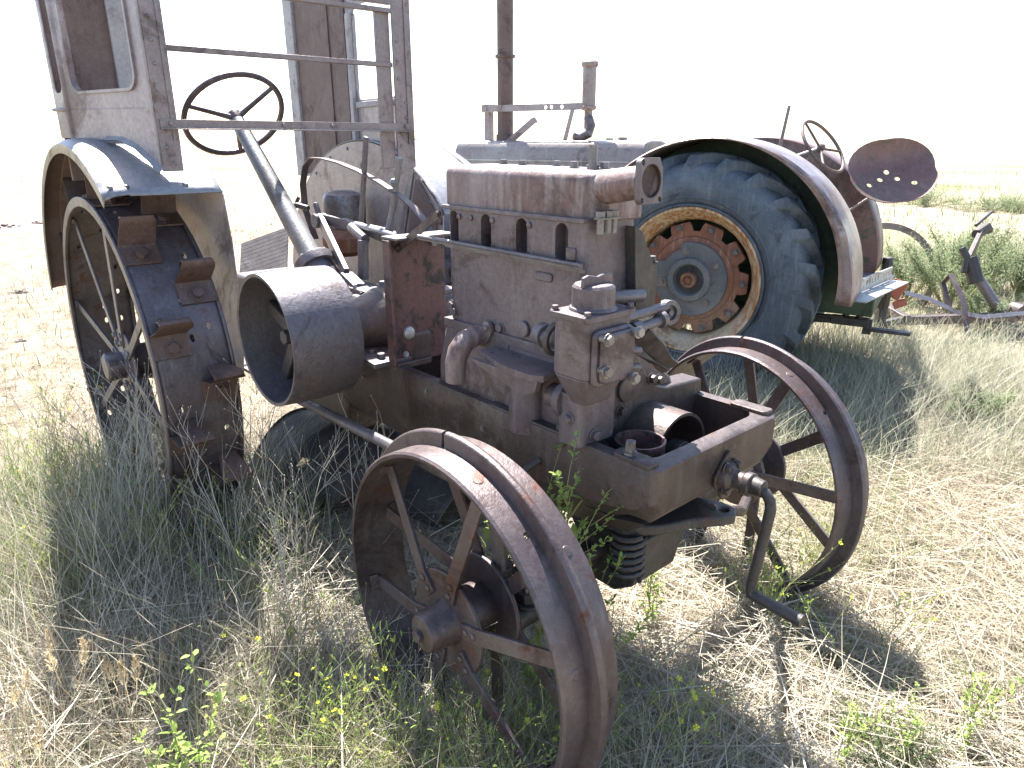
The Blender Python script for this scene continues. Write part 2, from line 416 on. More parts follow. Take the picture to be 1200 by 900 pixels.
mb = MB()
for x, y, h in ((-.50, -.06, .012), (-.41, -.07, .012), (-.17, -.12, .014), (-.10, -.13, .045), (-.08, -.11, .014), (-.30, -.05, .012)): mb.bolt((x, y, 1.486), (0, 0, 1), .011, h)
for y, z in ((-.17, 1.385), (-.15, 1.387), (-.195, 1.384)): mb.tube([(-.012, y, 1.35), (-.012, y, 1.385)], .009, 8); mb.bolt((-.012, y, 1.383), (0, 0, 1), .012, .014)
mb.each('head_stud', M['bolt'], head)
# water outlet neck and square flange
mb = MB()
mb.tube([(-.10, -.14, 1.445), (-.02, -.155, 1.452), (.05, -.17, 1.462), (.098, -.178, 1.469)], [.04, .038, .036, .034], 20)
neck = mb.build('water_outlet', M['head'], head)
cv = MB(); fr = frame((.098, -.179, 1.4695), (1, .06, .03), (0, 0, 1))
mb = MB(); mb.prism(rounded(.094, .082, .014, 4), fr, .014)
fl = mb.build('outlet_flange', M['block'], head, bevel=.002)
cv.prism(circle(.035, 28), fr @ Matrix.Translation((0, 0, -.02)), .06)
cv.prism([(.05, -.06), (.05, -.028), (.03, -.036), (.018, -.06)], fr @ Matrix.Translation((0, 0, -.02)), .06)
for a, b in ((.038, .032), (-.038, .032), (-.038, -.032)): cv.prism(circle(.0055, 10, a, b), fr @ Matrix.Translation((0, 0, -.02)), .06)
cut(fl, cv)
mb = MB(); mb.lathe([(.0352, -.004), (.0352, .0135), (.0335, .0135), (.032, .006), (.030, .005), (.0001, .005)], fr, 28); mb.build('outlet_bore', M['bore'], fl)

# front plate of the engine spanning the trough
mb = MB()
pl = [(-.262, .70), (-.262, .885), (-.20, .90), (-.165, .97), (-.15, 1.13), (-.06, 1.15), (-.03, 1.02), (.02, .955), (.06, .93), (.10, .918), (.258, .908), (.262, .87), (.235, .83), (.225, .70)]
mb.prism([(y, z) for y, z in pl], frame((-.075, 0, 0), (1, 0, 0), (0, 1, 0)), .07)
plate = mb.build('front_plate', M['cast'], T1, bevel=.006)
mb = MB()
mb.lathe([(.036, 0), (.034, .008), (.001, .014)], frame((-.004, -.08, .955), (1, 0, 0)), 24)
for y, z in ((-.14, .88), (-.10, .90), (0, .885), (-.165, .82), (.02, .96), (-.03, .87), (-.2, .87), (.05, .95)): mb.bolt((-.005, y, z), (1, 0, 0), .012, .014)
mb.each('plate_boss', M['cast'], plate, bevel=.002)
# fan drive pulley and shaft in the trough
mb = MB()
f = frame((-.01, 0.005, .79), (1, 0, 0))
mb.lathe([(.108, 0), (.108, .125), (.100, .125), (.100, .02), (.03, .02), (.03, 0)], f, 48, closed=True)
mb.build('crank_pulley', M['cast'], T1)
mb = MB()
mb.tube([(-.02, .01, .785), (.10, .012, .782)], .03, 16); mb.tube([(.08, .012, .782), (.12, .012, .782)], .038, 16); mb.tube([(.12, .012, .782), (.2, .012, .78)], .02, 12)
mb.tube([(.125, .012, .782), (.14, .012, .782)], .031, 12)
mb.build('crank_jaw', M['dark'], T1, bevel=.003)

# ---- governor / magneto box on the near front corner
GX, GY = .045, -.272
mb = MB()
bs = rounded(.105, .15, .018, 4)
mb.prism(bs, frame((GX, GY, 1.055), (0, 0, 1), (1, 0, 0)), .135)
low = rounded(.105, .15, .018, 4); lo2 = rounded(.055, .085, .016, 4)
k0 = len(mb.v); N = len(low)
vs = [Vector((GX + x, GY + y, 1.056)) for x, y in low] + [Vector((GX + x, GY + y, .985)) for x, y in lo2]
mb.add(vs, [tuple(range(N)), tuple(range(N, 2 * N))[::-1]] + [(i, (i + 1) % N, N + (i + 1) % N, N + i) for i in range(N)])
gov = mb.build('governor_box', M['block'], T1, bevel=.004)
mb = MB(); mb.prism(rounded(.118, .165, .012, 4), frame((GX, GY, 1.186), (0, 0, 1), (1, 0, 0)), .013)
for a, b in ((.048, .07), (-.048, .07), (-.048, -.07), (.048, -.07)): mb.bolt((GX + a, GY + b, 1.199), (0, 0, 1), .008, .009)
mb.build('box_lid', M['block'], gov, bevel=.002)
mb = MB()
mb.lathe([(.055, 0), (.052, .006), (.048, .008), (.0475, .05), (.042, .057), (.001, .058)], frame((GX, GY, 1.199), (0, 0, 1)), 36)
mb.prism([(-.048, 0), (-.046, .022), (-.03, .026), (0, .02), (.03, .026), (.046, .022), (.048, 0)], frame((GX + .004, GY, 1.252), (1, .0, 0), (0, 1, 0)) , .009)
mb.build('filler_cap', M['block'], gov, bevel=.002)
mb = MB()
mb.prism(rounded(.128, .125, .016, 4), frame((GX + .052, GY, 1.105), (1, 0, 0), (0, 0, 1)), .016)
mb.prism(rounded(.112, .108, .02, 4), frame((GX + .068, GY, 1.105), (1, 0, 0), (0, 0, 1)), .012)
cov = mb.build('side_cover', M['block'], gov, bevel=.005)
mb = MB()
for y, z in ((-.05, 1.155), (-.05, 1.085), (.045, 1.05), (.05, 1.155)): mb.tube([(GX + .07, GY + y, z), (GX + .093, GY + y, z)], .0085, 10); mb.bolt((GX + .09, GY + y, z), (1, 0, 0), .011, .008)
mb.each('cover_screw', M['bolt'], gov)
mb = MB()
mb.prism(rounded(.075, .13, .012, 3, -.005, -.225), frame((0, 0, .86), (0, 0, 1), (1, 0, 0)), .128)
mb.lathe([(.045, 0), (.045, .02), (.03, .026), (.03, .06)], frame((-.03, -.26, .96), (-1, 0, 0)), 20)
mb.bolt((.034, -.24, .885), (1, 0, 0), .012, .012); mb.bolt((.0, -.291, .93), (0, -1, 0), .012, .012)
mb.build('box_pedestal', M['block'], T1, bevel=.006)
# flexible coupling behind the box
mb = MB()
mb.lathe([(.04, 0), (.042, .012), (.03, .013), (.03, .0)], frame((-.062, -.27, 1.105), (-1, 0, 0)), 24, closed=True)
mb.build('coupling_ring', M['dark'], T1)
mb = MB(); mb.tube([(-.02, -.27, 1.105), (-.12, -.27, 1.105)], .02, 14); mb.tube([(-.10, -.27, 1.105), (-.13, -.262, 1.105)], .03, 14); mb.build('drive_shaft', M['steel'], T1, bevel=.002)
# shelf bracket
mb = MB()
mb.prism([(-.335, -.222), (-.12, -.222), (-.075, -.25), (-.065, -.315), (-.10, -.335), (-.20, -.33), (-.335, -.29)], frame((0, 0, 1.008), (0, 0, 1), (1, 0, 0)), .016)
mb.prism([(-.33, 0), (-.075, 0), (-.085, -.03), (-.13, -.05), (-.30, -.012)], frame((0, -.31, 1.01), (0, -1, 0), (1, 0, 0)), .014)
sh = mb.build('magneto_shelf', M['block'], T1, bevel=.008)
cv = MB()
for x, y in ((-.30, -.245), (-.25, -.245), (-.30, -.275), (-.22, -.25)): cv.prism(circle(.006, 8, x, y), frame((0, 0, .99), (0, 0, 1), (1, 0, 0)), .06)
cut(sh, cv)
mb = MB()
mb.lathe([(.055, 0), (.05, .14), (.03, .165)], frame((-.20, -.235, .83), (0, 0, 1)), 20); mb.build('crankcase_boss', M['block'], T1)
# water inlet elbow on the near side
mb = MB()
fe = frame((-.385, -.228, 1.05), (0, -1, 0), (1, 0, 1))
mb.prism(rounded(.085, .045, .02, 5), fe, .012)
mb.bolt(fe @ Vector((.032, 0, .012)), (0, -1, 0), .008, .008); mb.bolt(fe @ Vector((-.032, 0, .012)), (0, -1, 0), .008, .008)
pts = [(-.385, -.228, 1.05), (-.388, -.262, 1.049), (-.394, -.292, 1.038), (-.400, -.31, 1.012), (-.404, -.318, .98), (-.406, -.32, .925)]
mb.tube(pts, [.027, .028, .030, .030, .029, .027], 18)
mb.build('water_elbow', M['head'], T1, bevel=.002)
# bracket, pipe stub and throttle linkage at the front of the engine
mb = MB()
mb.prism([(-.08, 1.36), (-.05, 1.345), (-.03, 1.31), (-.005, 1.27), (.01, 1.17), (.01, 1.135), (-.06, 1.14), (-.07, 1.25)], frame((-.034, 0, 0), (1, 0, 0), (0, 1, 0)), .03)
mb.box(-.035, -.01, .0, .024, 1.13, 1.262); mb.bolt((-.022, .012, 1.262), (0, 0, 1), .013, .014)
mb.build('fan_bracket', M['dark'], T1, bevel=.004)
mb = MB(); mb.tube([(.0, -.20, 1.205), (.02, -.13, 1.203), (.03, -.08, 1.20)], .016, 14); mb.lathe([(.024, 0), (.024, .012), (.017, .014)], frame((0, -.21, 1.205), (.1, 1, 0)), 16); mb.tube([(0, -.215, 1.205), (-.03, -.20, 1.205)], .016)
mb.build('breather_pipe', M['steel'], T1, bevel=.003)
mb = MB()
mb.tube([(.07, -.19, 1.135), (.075, -.12, 1.14), (.08, -.055, 1.148)], .012, 12); mb.tube([(.072, -.165, 1.137), (.074, -.14, 1.139)], .019, 12)
mb.tube([(.06, -.20, 1.165), (.066, -.10, 1.17), (.07, -.04, 1.175)], .011, 10); mb.tube([(.08, -.075, 1.147), (.08, -.06, 1.149)], .02, 12)
fr = frame((.07, -.03, 1.158), (1, -.25, .1), (0, 0, 1))
mb.lathe([(.018, -.012), (.03, -.012), (.03, .012), (.018, .012)], fr, 24, closed=True); mb.lathe([(.0001, -.004), (.019, -.004), (.019, .004), (.0001, .004)], fr, 16)
mb.bolt(fr @ Vector((0, 0, .004)), (1, -.25, .1), .008, .008)
for z in (1.10, 1.06): mb.tube([(.09, -.195, z), (.10, -.165, z - .005)], .009, 8)
mb.each('throttle_linkage', M['steel'], T1, bevel=.002)
# dark torn fan belt / hose hanging in front
mb = MB()
mb.strip([(.07, -.13, 1.12), (.085, -.09, 1.08), (.09, -.06, 1.04), (.085, -.025, 1.02)], (.7, .3, .6), .05, .006)
mb.strip([(.05, -.15, 1.10), (.075, -.11, 1.06), (.08, -.06, 1.03)], (.4, .8, -.4), .06, .006)
mb.build('torn_hose', M['black'], T1)

# dash plate behind the engine and its brace
mb = MB(); mb.box(-.815, -.805, -.272, -.052, .865, 1.268); mb.box(-.815, -.775, -.279, -.270, .865, 1.266)
dp = mb.build('dash_plate', M['redplate'], T1, bevel=.002)
mb = MB()
mb.box(-.825, -.74, -.274, -.05, 1.268, 1.276); mb.build('plate_flange', M['steel'], dp, bevel=.002)
mb = MB(); mb.dome((-.804, -.205, .965), (1, 0, 0), .022); mb.bolt((-.804, -.22, .895), (1, 0, 0), .008, .007); mb.each('rivet', M['zinc'], dp)
mb = MB(); mb.strip([(-.80, -.236, 1.235), (-.575, -.222, 1.365)], (.5, 0, -.87), .024, .006); mb.bolt((-.785, -.241, 1.243), (0, -1, 0), .008, .006); mb.bolt((-.59, -.227, 1.356), (0, -1, 0), .008, .006)
mb.build('brace_strap', M['wheel'], T1)

# ---- steering column, wheel and shift frame
cb, ct = Vector((-1.59, -.125, 1.085)), Vector((-2.215, -.135, 1.655))
ax = (ct - cb).normalized()
mb = MB(); mb.tube([cb, cb + ax * .12, ct - ax * .04], [.045, .042, .031], 20); mb.tube([ct - ax * .05, ct], [.016, .014], 12)
mb.build('steering_column', M['colblue'], T1)
mb = MB()
mb.lathe([(.08, -.02), (.083, .0), (.083, .018), (.06, .03), (.05, .034)], frame(cb - ax * .01, ax), 32)
mb.tube([cb - ax * .02, (-1.54, -.12, 1.03), (-1.50, -.12, .94)], [.062, .075, .10], 20)
for k in range(4):
    a = k * PI / 2 + .5; fr = frame(cb - ax * .01, ax); mb.bolt(fr @ Vector((.066 * math.cos(a), .066 * math.sin(a), .02)), ax, .01, .01)
mb.build('column_base', M['steel'], T1, bevel=.002)
fr = frame(ct, ax); Rw = .213
mb = MB()
mb.lathe([(Rw + .0125 * math.cos(a), .0125 * math.sin(a)) for a in [k * 2 * PI / 8 for k in range(8)]], fr, 56, closed=True)
sw = mb.build('steering_wheel', M['wheel'], T1)
mb = MB()
for a in (R(-78), R(42), R(162)):
    d = fr.to_3x3() @ Vector((math.cos(a), math.sin(a), 0)); c = fr @ Vector((0, 0, 0))
    mb.tube([c - ax * .02, c + d * .08 - ax * .012, c + d * (Rw - .004)], [.014, .0105, .0095], 8)
mb.lathe([(.026, -.035), (.03, -.02), (.03, .006), (.014, .012)], fr, 16)
mb.build('wheel_spoke', M['wheel'], sw)

# shift frame: Y-shaped casting, rods and levers
mb = MB()
A, B, C, D = Vector((-1.76, -.0, 1.24)), Vector((-1.40, -.09, 1.06)), Vector((-1.18, -.13, 1.02)), Vector((-1.35, .10, 1.20))
mb.bar(A, B, .022, .05); mb.bar(B, C, .05, .02); mb.bar(A, D, .018, .04)
mb.bar((-1.62, .04, 1.235), (-1.30, .02, 1.20), .02, .03); mb.bar((-1.36, -.03, 1.19), (-1.36, -.04, 1.04), .035, .03); mb.bar(D, (-1.1, .06, 1.15), .018, .035)
mb.tube([A + Vector((0, -.03, -.01)), A + Vector((0, .03, -.01))], .03, 14)
mb.tube([(-1.5, -.0, 1.225), (-1.36, -.02, 1.19)], .02, 8)
mb.tube([A + Vector((-.03, .0, .06)), A + Vector((.0, 0, .0))], .013, 8)
mb.build('shift_frame', M['steel'], T1, bevel=.003)
mb = MB(); mb.tube([(-1.50, .02, 1.235), (-1.10, -.03, 1.225), (-.79, -.1, 1.245)], .011, 10); mb.build('control_rod', M['galv'], T1)
mb = MB(); mb.strip([(-1.60, .10, 1.20), (-1.545, .10, 1.42), (-1.51, .10, 1.565)], (0, 1, 0), .012, .026); mb.build('gear_lever', M['steel'], T1, bevel=.002)
mb = MB(); mb.tube([(-1.37, .08, 1.20), (-1.355, .10, 1.28), (-1.30, .10, 1.42), (-1.28, .10, 1.49)], [.011, .010, .011, .014], 10); mb.tube([(-1.35, .11, 1.19), (-1.34, .115, 1.30), (-1.31, .105, 1.40)], .006, 8)
mb.lathe([(.0001, -.018), (.013, -.012), (.018, 0), (.013, .012), (.0001, .018)], frame((-1.315, .095, 1.40), (0, 0, 1)), 14)
mb.build('brake_lever', M['galv'], T1)
mb = MB()
pts = [(-2.02, .10, 1.12), (-2.10, .10, 1.25), (-2.10, .10, 1.36), (-2.06, .10, 1.44), (-1.99, .10, 1.478), (-1.88, .10, 1.477), (-1.74, .10, 1.462), (-1.588, .10, 1.435), (-1.43, .10, 1.398), (-1.281, .10, 1.351), (-1.2, .10, 1.315), (-1.129, .10, 1.270), (-1.10, .10, 1.235), (-1.08, .10, 1.18)]
mb.strip(pts, (0, 1, 0), .03, .006); mb.build('bent_strap', M['wheel'], T1)
mb = MB(); mb.lathe([(.100, 0), (.100, .15), (.097, .165), (.085, .185), (.05, .198), (.001, .20)], frame((-2.03, .26, 1.13), (.06, .0, 1)), 32); mb.build('air_cleaner', M['galv'], T1)
mb = MB(); mb.lathe([(.001, 0), (.06, .005), (.10, .03), (.10, .09), (.06, .12)], frame((-1.93, .2, 1.04), (0, 0, 1)), 24); mb.build('fuel_bowl', M['orange'], T1)
mb = MB(); mb.tube([(-1.98, -.08, 1.27), (-1.86, -.05, 1.29), (-1.80, -.03, 1.28)], .012, 8); mb.tube([(-1.9, -.02, 1.32), (-1.93, -.04, 1.26), (-1.92, -.04, 1.2)], .008, 8); mb.build('pedal_rod', M['dark'], T1)

# drag link along the near side
mb = MB(); mb.tube([(-1.20, -.45, .702), (-.10, -.45, .74)], .0165, 12); mb.tube([(-.06, -.45, .74), (-.12, -.45, .74)], .026, 12); mb.tube([(-.09, -.45, .73), (-.09, -.43, .52)], .018, 10); mb.tube([(-1.18, -.45, .702), (-1.23, -.45, .70)], .024, 12)
mb.tube([(-1.2, -.45, .70), (-1.22, -.30, .74), (-1.25, -.18, .76)], .018, 10)
mb.build('drag_link', M['steel'], T1)

# ---- front axle, pivot and spring
mb = MB()
mb.prism([(-.14, .60), (.14, .60), (.09, .50), (.06, .42), (-.06, .42), (-.09, .50)], frame((-.16, 0, 0), (1, 0, 0), (0, 1, 0)), .20)
mb.prism([(-.2, -.14), (.06, -.14), (.12, -.06), (.16, .04), (.20, .10), (.215, .14), (.195, .17), (.15, .175), (.05, .13), (-.2, .14)], frame((0, 0, .575), (0, 0, 1), (1, 0, 0)), .03)
mb.bar((-.10, -.45, .44), (-.10, .66, .44), .07, .06)
mb.prism([(-.16, .57), (.06, .575), (.10, .56), (.075, .47), (.06, .40), (-.0, .36), (-.16, .36)], frame((0, .10, 0), (0, -1, 0), (1, 0, 0)), .19)
fa = mb.build('front_axle', M['dark'], T1, bevel=.006)
cv = MB(); cv.prism(circle(.014, 14, .178, .138), frame((0, 0, .55), (0, 0, 1), (1, 0, 0)), .1); cut(fa, cv)
mb = MB(); pts = []
for k in range(73):
    a = k / 12 * 2 * PI; pts.append((.055 + .042 * math.cos(a), -.11 + .042 * math.sin(a), .45 + .13 * k / 72))
mb.tube(pts, .008, 8); mb.build('coil_spring', M['dark'], T1)
mb = MB(); mb.tube([(.15, .12, .60), (.12, .34, .50), (.02, .55, .43)], .016, 10); mb.tube([(-.02, -.42, .50), (-.02, .62, .50)], .015, 10); mb.build('tie_rod', M['wheel'], T1)
mb = MB(); mb.tube([(-.02, -.45, .43), (-.02, -.33, .43)], .03, 12); mb.bolt((-.02, -.40, .46), (0, 0, 1), .03, .03); mb.bolt((-.08, -.36, .50), (0, 0, 1), .022, .03); mb.tube([(-.1, -.42, .36), (-.1, -.42, .54)], .032, 12)
mb.build('steering_knuckle', M['dark'], T1, bevel=.003)

# ---- crank handle
mb = MB()
fr = frame((.236, .025, .766), (1, 0, 0), (0, 0, 1))
sc = [(.058 * (1 + .13 * math.cos(4 * a) + .05 * math.cos(9 * a)) * math.cos(a), .05 * (1 + .1 * math.cos(4 * a)) * math.sin(a)) for a in [2 * PI * k / 28 for k in range(28)]]
mb.prism(sc, fr, .008)
mb.lathe([(.04, .006), (.036, .022), (.024, .03), (.024, .055), (.03, .058), (.03, .075), (.02, .08)], fr, 24)
for a, b in ((.03, .02), (.03, -.02), (-.03, .02), (-.03, -.02)): mb.bolt(fr @ Vector((a, b, .012)), (1, 0, 0), .011, .014)
mb.build('crank_bearing', M['cast'], T1, bevel=.002)
mb = MB()
pts = [(.27, .025, .766), (.325, .027, .765), (.345, .028, .758), (.358, .029, .742), (.362, .03, .72), (.350, .03, .60), (.338, .028, .497), (.338, .028, .48), (.346, .028, .472)]
mb.tube(pts, [.0135] * 9, 12); mb.lathe([(.022, 0), (.024, .01), (.021, .035), (.015, .038)], frame((.305, .026, .766), (1, 0, 0)), 16)
mb.tube([(.335, .028, .474), (.42, .03, .469), (.475, .031, .466)], [.013, .0155, .0165], 12)
mb.build('crank_handle', M['dark'], T1)

# ---- front wheels
def front_wheel(c, yaw, cam, phase):
    f = hub_frame(c, yaw, cam); Rr, hw = .434, .080
    mb = MB()
    mb.lathe([(Rr - .012, -hw), (Rr - .003, -hw - .002), (Rr + .002, -hw + .004), (Rr + .003, 0), (Rr + .002, hw - .004), (Rr - .003, hw + .002), (Rr - .012, hw), (Rr - .010, 0)], f, 96, closed=True)
    rv = MB()
    for k in range(12):
        a = k * PI / 6 + phase; d = f.to_3x3() @ Vector((math.cos(a), math.sin(a), 0)); rv.lathe([(.013, 0), (.011, .0022), (.001, .003)], frame(f @ Vector((0, 0, .04 if k % 2 else -.04)) + d * (Rr + .0015), d), 10)
    w = mb.build('front_wheel', M['wheel'], T1)
    cv = MB()
    a = phase + 2.2
    for aa, zz in ((phase + 1.6, .03), (phase - .9, .03)):
        d = f.to_3x3() @ Vector((math.cos(aa), math.sin(aa), 0)); cv.prism(circle(.0075, 12), frame(f @ Vector((0, 0, zz)) + d * (Rr - .05), d), .1)
    cut(w, cv)
    rv.each('rivet', M['wheel'], w)
    gap = .022
    mb = MB(); mb.lathe([(Rr + .001, -.014), (Rr + .036, -.010), (Rr + .040, -.004), (Rr + .040, .004), (Rr + .036, .010), (Rr + .001, .014)], f, 110, closed=True, a0=R(8), a1=R(8) + 2 * PI - gap)
    mb.build('guide_ring', M['wheel'], w, bevel=.002)
    mb = MB()
    mb.lathe([(.028, .135), (.045, .13), (.052, .115), (.054, .07), (.06, .06), (.064, .045), (.064, -.05), (.05, -.09), (.03, -.09)], f, 32)
    for z in (.052, -.06): mb.lathe([(.05, z - .006), (.135, z - .006), (.137, z), (.135, z + .006), (.05, z + .006)], f, 40, closed=True)
    mb.bolt(f @ Vector((0, 0, .132)), f.to_3x3() @ Vector((0, 0, 1)), .016, .014)
    mb.build('hub', M['wheel'], w, bevel=.003)
    z3 = f.to_3x3() @ Vector((0, 0, 1))
    for k in range(12):
        a = 2 * PI * k / 12 + phase; sz = 1 if k % 2 else -1
        d = f.to_3x3() @ Vector((math.cos(a), math.sin(a), 0)); t = z3.cross(d)
        zi, zo = (.062, .05) if sz > 0 else (-.070, -.05)
        mb = MB(); mb.strip([f @ Vector((0, 0, zi)) + d * .078, f @ Vector((0, 0, zi)) + d * .13, f @ Vector((0, 0, zo * .4)) + d * (Rr - .022), f @ Vector((0, 0, zo * .9)) + d * (Rr - .012)], t, .040, .009)
        for rr in (.092, .122): mb.dome(f @ Vector((0, 0, zi + sz * .004)) + d * rr, z3 * sz, .010)
        mb.build('spoke', M['wheel'], w, bevel=.0015)
front_wheel((-.118, -.522, .435), -.02, 0.0, .26)
front_wheel((-.125, .765, .432), -.16, 0.0, .12)

# ---- rear wheels with lugs
RW = .675
def rear_wheel(yc, out):
    c = (-2.12, yc, RW - .01); f = frame(c, (0, out, 0)); hw = .130
    nseg, nz = 120, 12
    holes = set()
    rr = random.Random(5)
    for k in range(0, nseg, 4):
        for j in (2, 5, 9):
            if rr.random() < .42: holes.add((k + rr.randint(0, 2), j))
    mb = MB(); vs = []; fs = []
    for k in range(nseg):
        a = 2 * PI * k / nseg
        for j in range(nz + 1):
            z = -hw + 2 * hw * j / nz; vs.append(f @ Vector((RW * math.cos(a), RW * math.sin(a), z)))
    for k in range(nseg):
        for j in range(nz):
            q = [k * (nz + 1) + j, ((k + 1) % nseg) * (nz + 1) + j, ((k + 1) % nseg) * (nz + 1) + j + 1, k * (nz + 1) + j + 1]
            if (k, j) in holes:
                # octagonal opening
                p = [vs[i] for i in q]; cc = sum(p, Vector()) / 4; ring = []
                for m in range(8):
                    e = (p[0] * (1 - (math.cos(m * PI / 4 + PI / 8) * .42 + .5)) + p[1] * (math.cos(m * PI / 4 + PI / 8) * .42 + .5))
                    e2 = (p[3] * (1 - (math.cos(m * PI / 4 + PI / 8) * .42 + .5)) + p[2] * (math.cos(m * PI / 4 + PI / 8) * .42 + .5))
                    v = math.sin(m * PI / 4 + PI / 8) * .42 + .5; ring.append(e * (1 - v) + e2 * v)
                b0 = len(vs); vs += ring
                # ring index 0 -> toward +u small v ; corners q0(u0,v0) q1(u1,v0) q2(u1,v1) q3(u0,v1)
                fs += [(q[1], q[2], b0 + 0, b0 + 7), (q[2], b0 + 1, b0 + 0), (q[2], q[3], b0 + 2, b0 + 1), (q[3], b0 + 3, b0 + 2), (q[3], q[0], b0 + 4, b0 + 3), (q[0], b0 + 5, b0 + 4), (q[0], q[1], b0 + 6, b0 + 5), (q[1], b0 + 7, b0 + 6)]
            else: fs.append(tuple(q))
    mb.add(vs, fs)
    w = mb.build('rear_wheel', M['rearwheel'], T1)
    md = w.modifiers.new('plate', 'SOLIDIFY'); md.thickness = .008; md.offset = -1
    mb = MB()
    for z in (hw, -hw): mb.lathe([(RW - .03, z - .006), (RW + .006, z - .006), (RW + .008, z), (RW + .006, z + .006), (RW - .03, z + .006)], f, 110, closed=True)
    mb.build('rim_band', M['rearwheel'], w, bevel=.002)
    z3 = f.to_3x3() @ Vector((0, 0, 1))
    for k in range(24):
        a = 2 * PI * (k + .35) / 24; zz = hw - .064 if k % 2 else -hw + .064
        d = f.to_3x3() @ Vector((math.cos(a), math.sin(a), 0)); t = z3.cross(d)
        o3 = f @ Vector((0, 0, zz)) + d * (RW + .001)
        fr = Matrix.Identity(4)
        for i in range(3): fr[i][0], fr[i][1], fr[i][2], fr[i][3] = t[i], z3[i], d[i], o3[i]
        mb = MB()
        prof = [(-.068, .003), (.005, .003), (.012, .006), (.016, .016), (.018, .100), (.024, .117), (.034, .125), (.045, .119), (.051, .106), (.064, .004)]
        hwid = [.062, .062, .062, .062, .060, .058, .052, .052, .052, .03]
        vs = []
        for (x, z), h in zip(prof, hwid):
            vs += [fr @ Vector((x, -h, z - .0035)), fr @ Vector((x, h, z - .0035)), fr @ Vector((x + .002, h, z + .0035)), fr @ Vector((x + .002, -h, z + .0035))]
        fs = [(0, 1, 2, 3), tuple(len(vs) - 4 + i for i in (3, 2, 1, 0))] + [(i * 4 + q, i * 4 + (q + 1) % 4, i * 4 + 4 + (q + 1) % 4, i * 4 + 4 + q) for i in range(len(prof) - 1) for q in range(4)]
        mb.add(vs, fs); mb.bolt(fr @ Vector((-.035, .0, .007)), d, .020, .018)
        mb.build('lug', M['lug'], w, bevel=.0012)
    mb = MB()
    mb.lathe([(.001, .16), (.05, .16), (.056, .15), (.056, .09), (.075, .085), (.08, -.1), (.06, -.12)], f, 32)
    for z in (.075, -.075): mb.lathe([(.06, z - .007), (.15, z - .007), (.152, z), (.15, z + .007), (.06, z + .007)], f, 40, closed=True)
    mb.lathe([(.05, .12), (.062, .12), (.062, .155), (.05, .155)], f, 6, closed=True)
    mb.build('hub', M['rearwheel'], w, bevel=.003)
    for k in range(16):
        a = 2 * PI * (k + .4) / 16; sz = 1 if k % 2 else -1
        d = f.to_3x3() @ Vector((math.cos(a), math.sin(a), 0)); t = z3.cross(d)
        mb = MB(); mb.strip([f @ Vector((0, 0, sz * .085)) + d * .085, f @ Vector((0, 0, sz * .085)) + d * .15, f @ Vector((0, 0, sz * .10)) + d * (RW - .02), f @ Vector((0, 0, sz * .112)) + d * (RW - .011)], t, .036, .010)
        for rr_ in (.10, .135): mb.dome(f @ Vector((0, 0, sz * .090)) + d * rr_, z3 * sz, .012)
        mb.build('spoke', M['steel'], w, bevel=.0015)
rear_wheel(-.675, -1)
rear_wheel(.58, 1)
mb = MB(); mb.tube([(-2.12, -.62, .665), (-2.12, .55, .665)], .06, 20); mb.tube([(-2.12, -.5, .665), (-2.12, -.2, .665)], [.08, .14], 20); mb.tube([(-2.12, .42, .665), (-2.12, .2, .665)], [.08, .14], 20); mb.build('rear_axle', M['cast'], T1)

# ---- fenders: curved top sheet, outer lip and inner side plate
def fender(y_in, y_out, sg_lo=True):
    cx, cz, rx, rz = -2.06, .69, .875, .862; sg = 1 if y_out > y_in else -1
    A0, A1, n = R(53 if sg_lo else 41), R(167), 40
    def pt(a, y, dr=0): return Vector((cx + (rx + dr) * math.cos(a), y, cz + (rz + dr) * math.sin(a)))
    mb = MB(); vs = []; fs = []
    ys = [y_in, y_in + sg * .03, (y_in + y_out) / 2, y_out - sg * .075, y_out - sg * .07, y_out - sg * .03, y_out, y_out]
    drs = [0, .0, .0, .0, .006, .0, -.014, -.045]
    rj = random.Random(3)
    for i in range(n + 1):
        a = A0 + (A1 - A0) * i / n
        for y, dr in zip(ys, drs): vs.append(pt(a, y, dr + (rj.uniform(-.004, .004) if dr == 0 and i < 6 else 0)))
    m = len(ys)
    for i in range(n):
        for j in range(m - 1): fs.append((i * m + j, (i + 1) * m + j, (i + 1) * m + j + 1, i * m + j + 1))
    mb.add(vs, fs)
    o = mb.build('fender', M['galv'], T1); o.data.materials.append(M['cabwood']); md = o.modifiers.new('sheet', 'SOLIDIFY'); md.thickness = .0035; md.offset = 1; md.material_offset = 1; md.material_offset_rim = 0
    mb = MB()
    arc = [pt(A0 + (A1 - A0) * i / n, y_in, -.004) for i in range(n + 1)]
    poly = [(p.x, p.z) for p in arc] + [(cx - .86, .70), (cx + .50, .70), (-1.50, .92), (-1.505, 1.2)] if sg_lo else [(p.x, p.z) for p in arc] + [(cx - .86, .50), (cx + .62, .50)]
    mb.prism(poly, frame((0, y_in + sg * .004, 0), (0, 1, 0), (1, 0, 0)) if False else Matrix(((1, 0, 0, 0), (0, 0, 1, y_in - .002), (0, 1, 0, 0), (0, 0, 0, 1))), .004)
    mb.build('inner_plate', M['inner'], o)
    mb = MB()
    for i in range(2, n, 4): mb.dome(pt(A0 + (A1 - A0) * i / n, y_in - sg * .003, -.03), (0, -sg, 0), .008)
    for i, yy in ((1, .3), (1, .8), (2, .55), (1, .93)): mb.dome(pt(A0 + (A1 - A0) * i / n, y_in + (y_out - y_in) * yy, .004), pt(A0, 0) - Vector((cx, 0, cz)), .010)
    mb.each('rivet', M['bolt'], o)
    return o
fn = fender(-.475, -.85)
ff = fender(.385, .745, False)
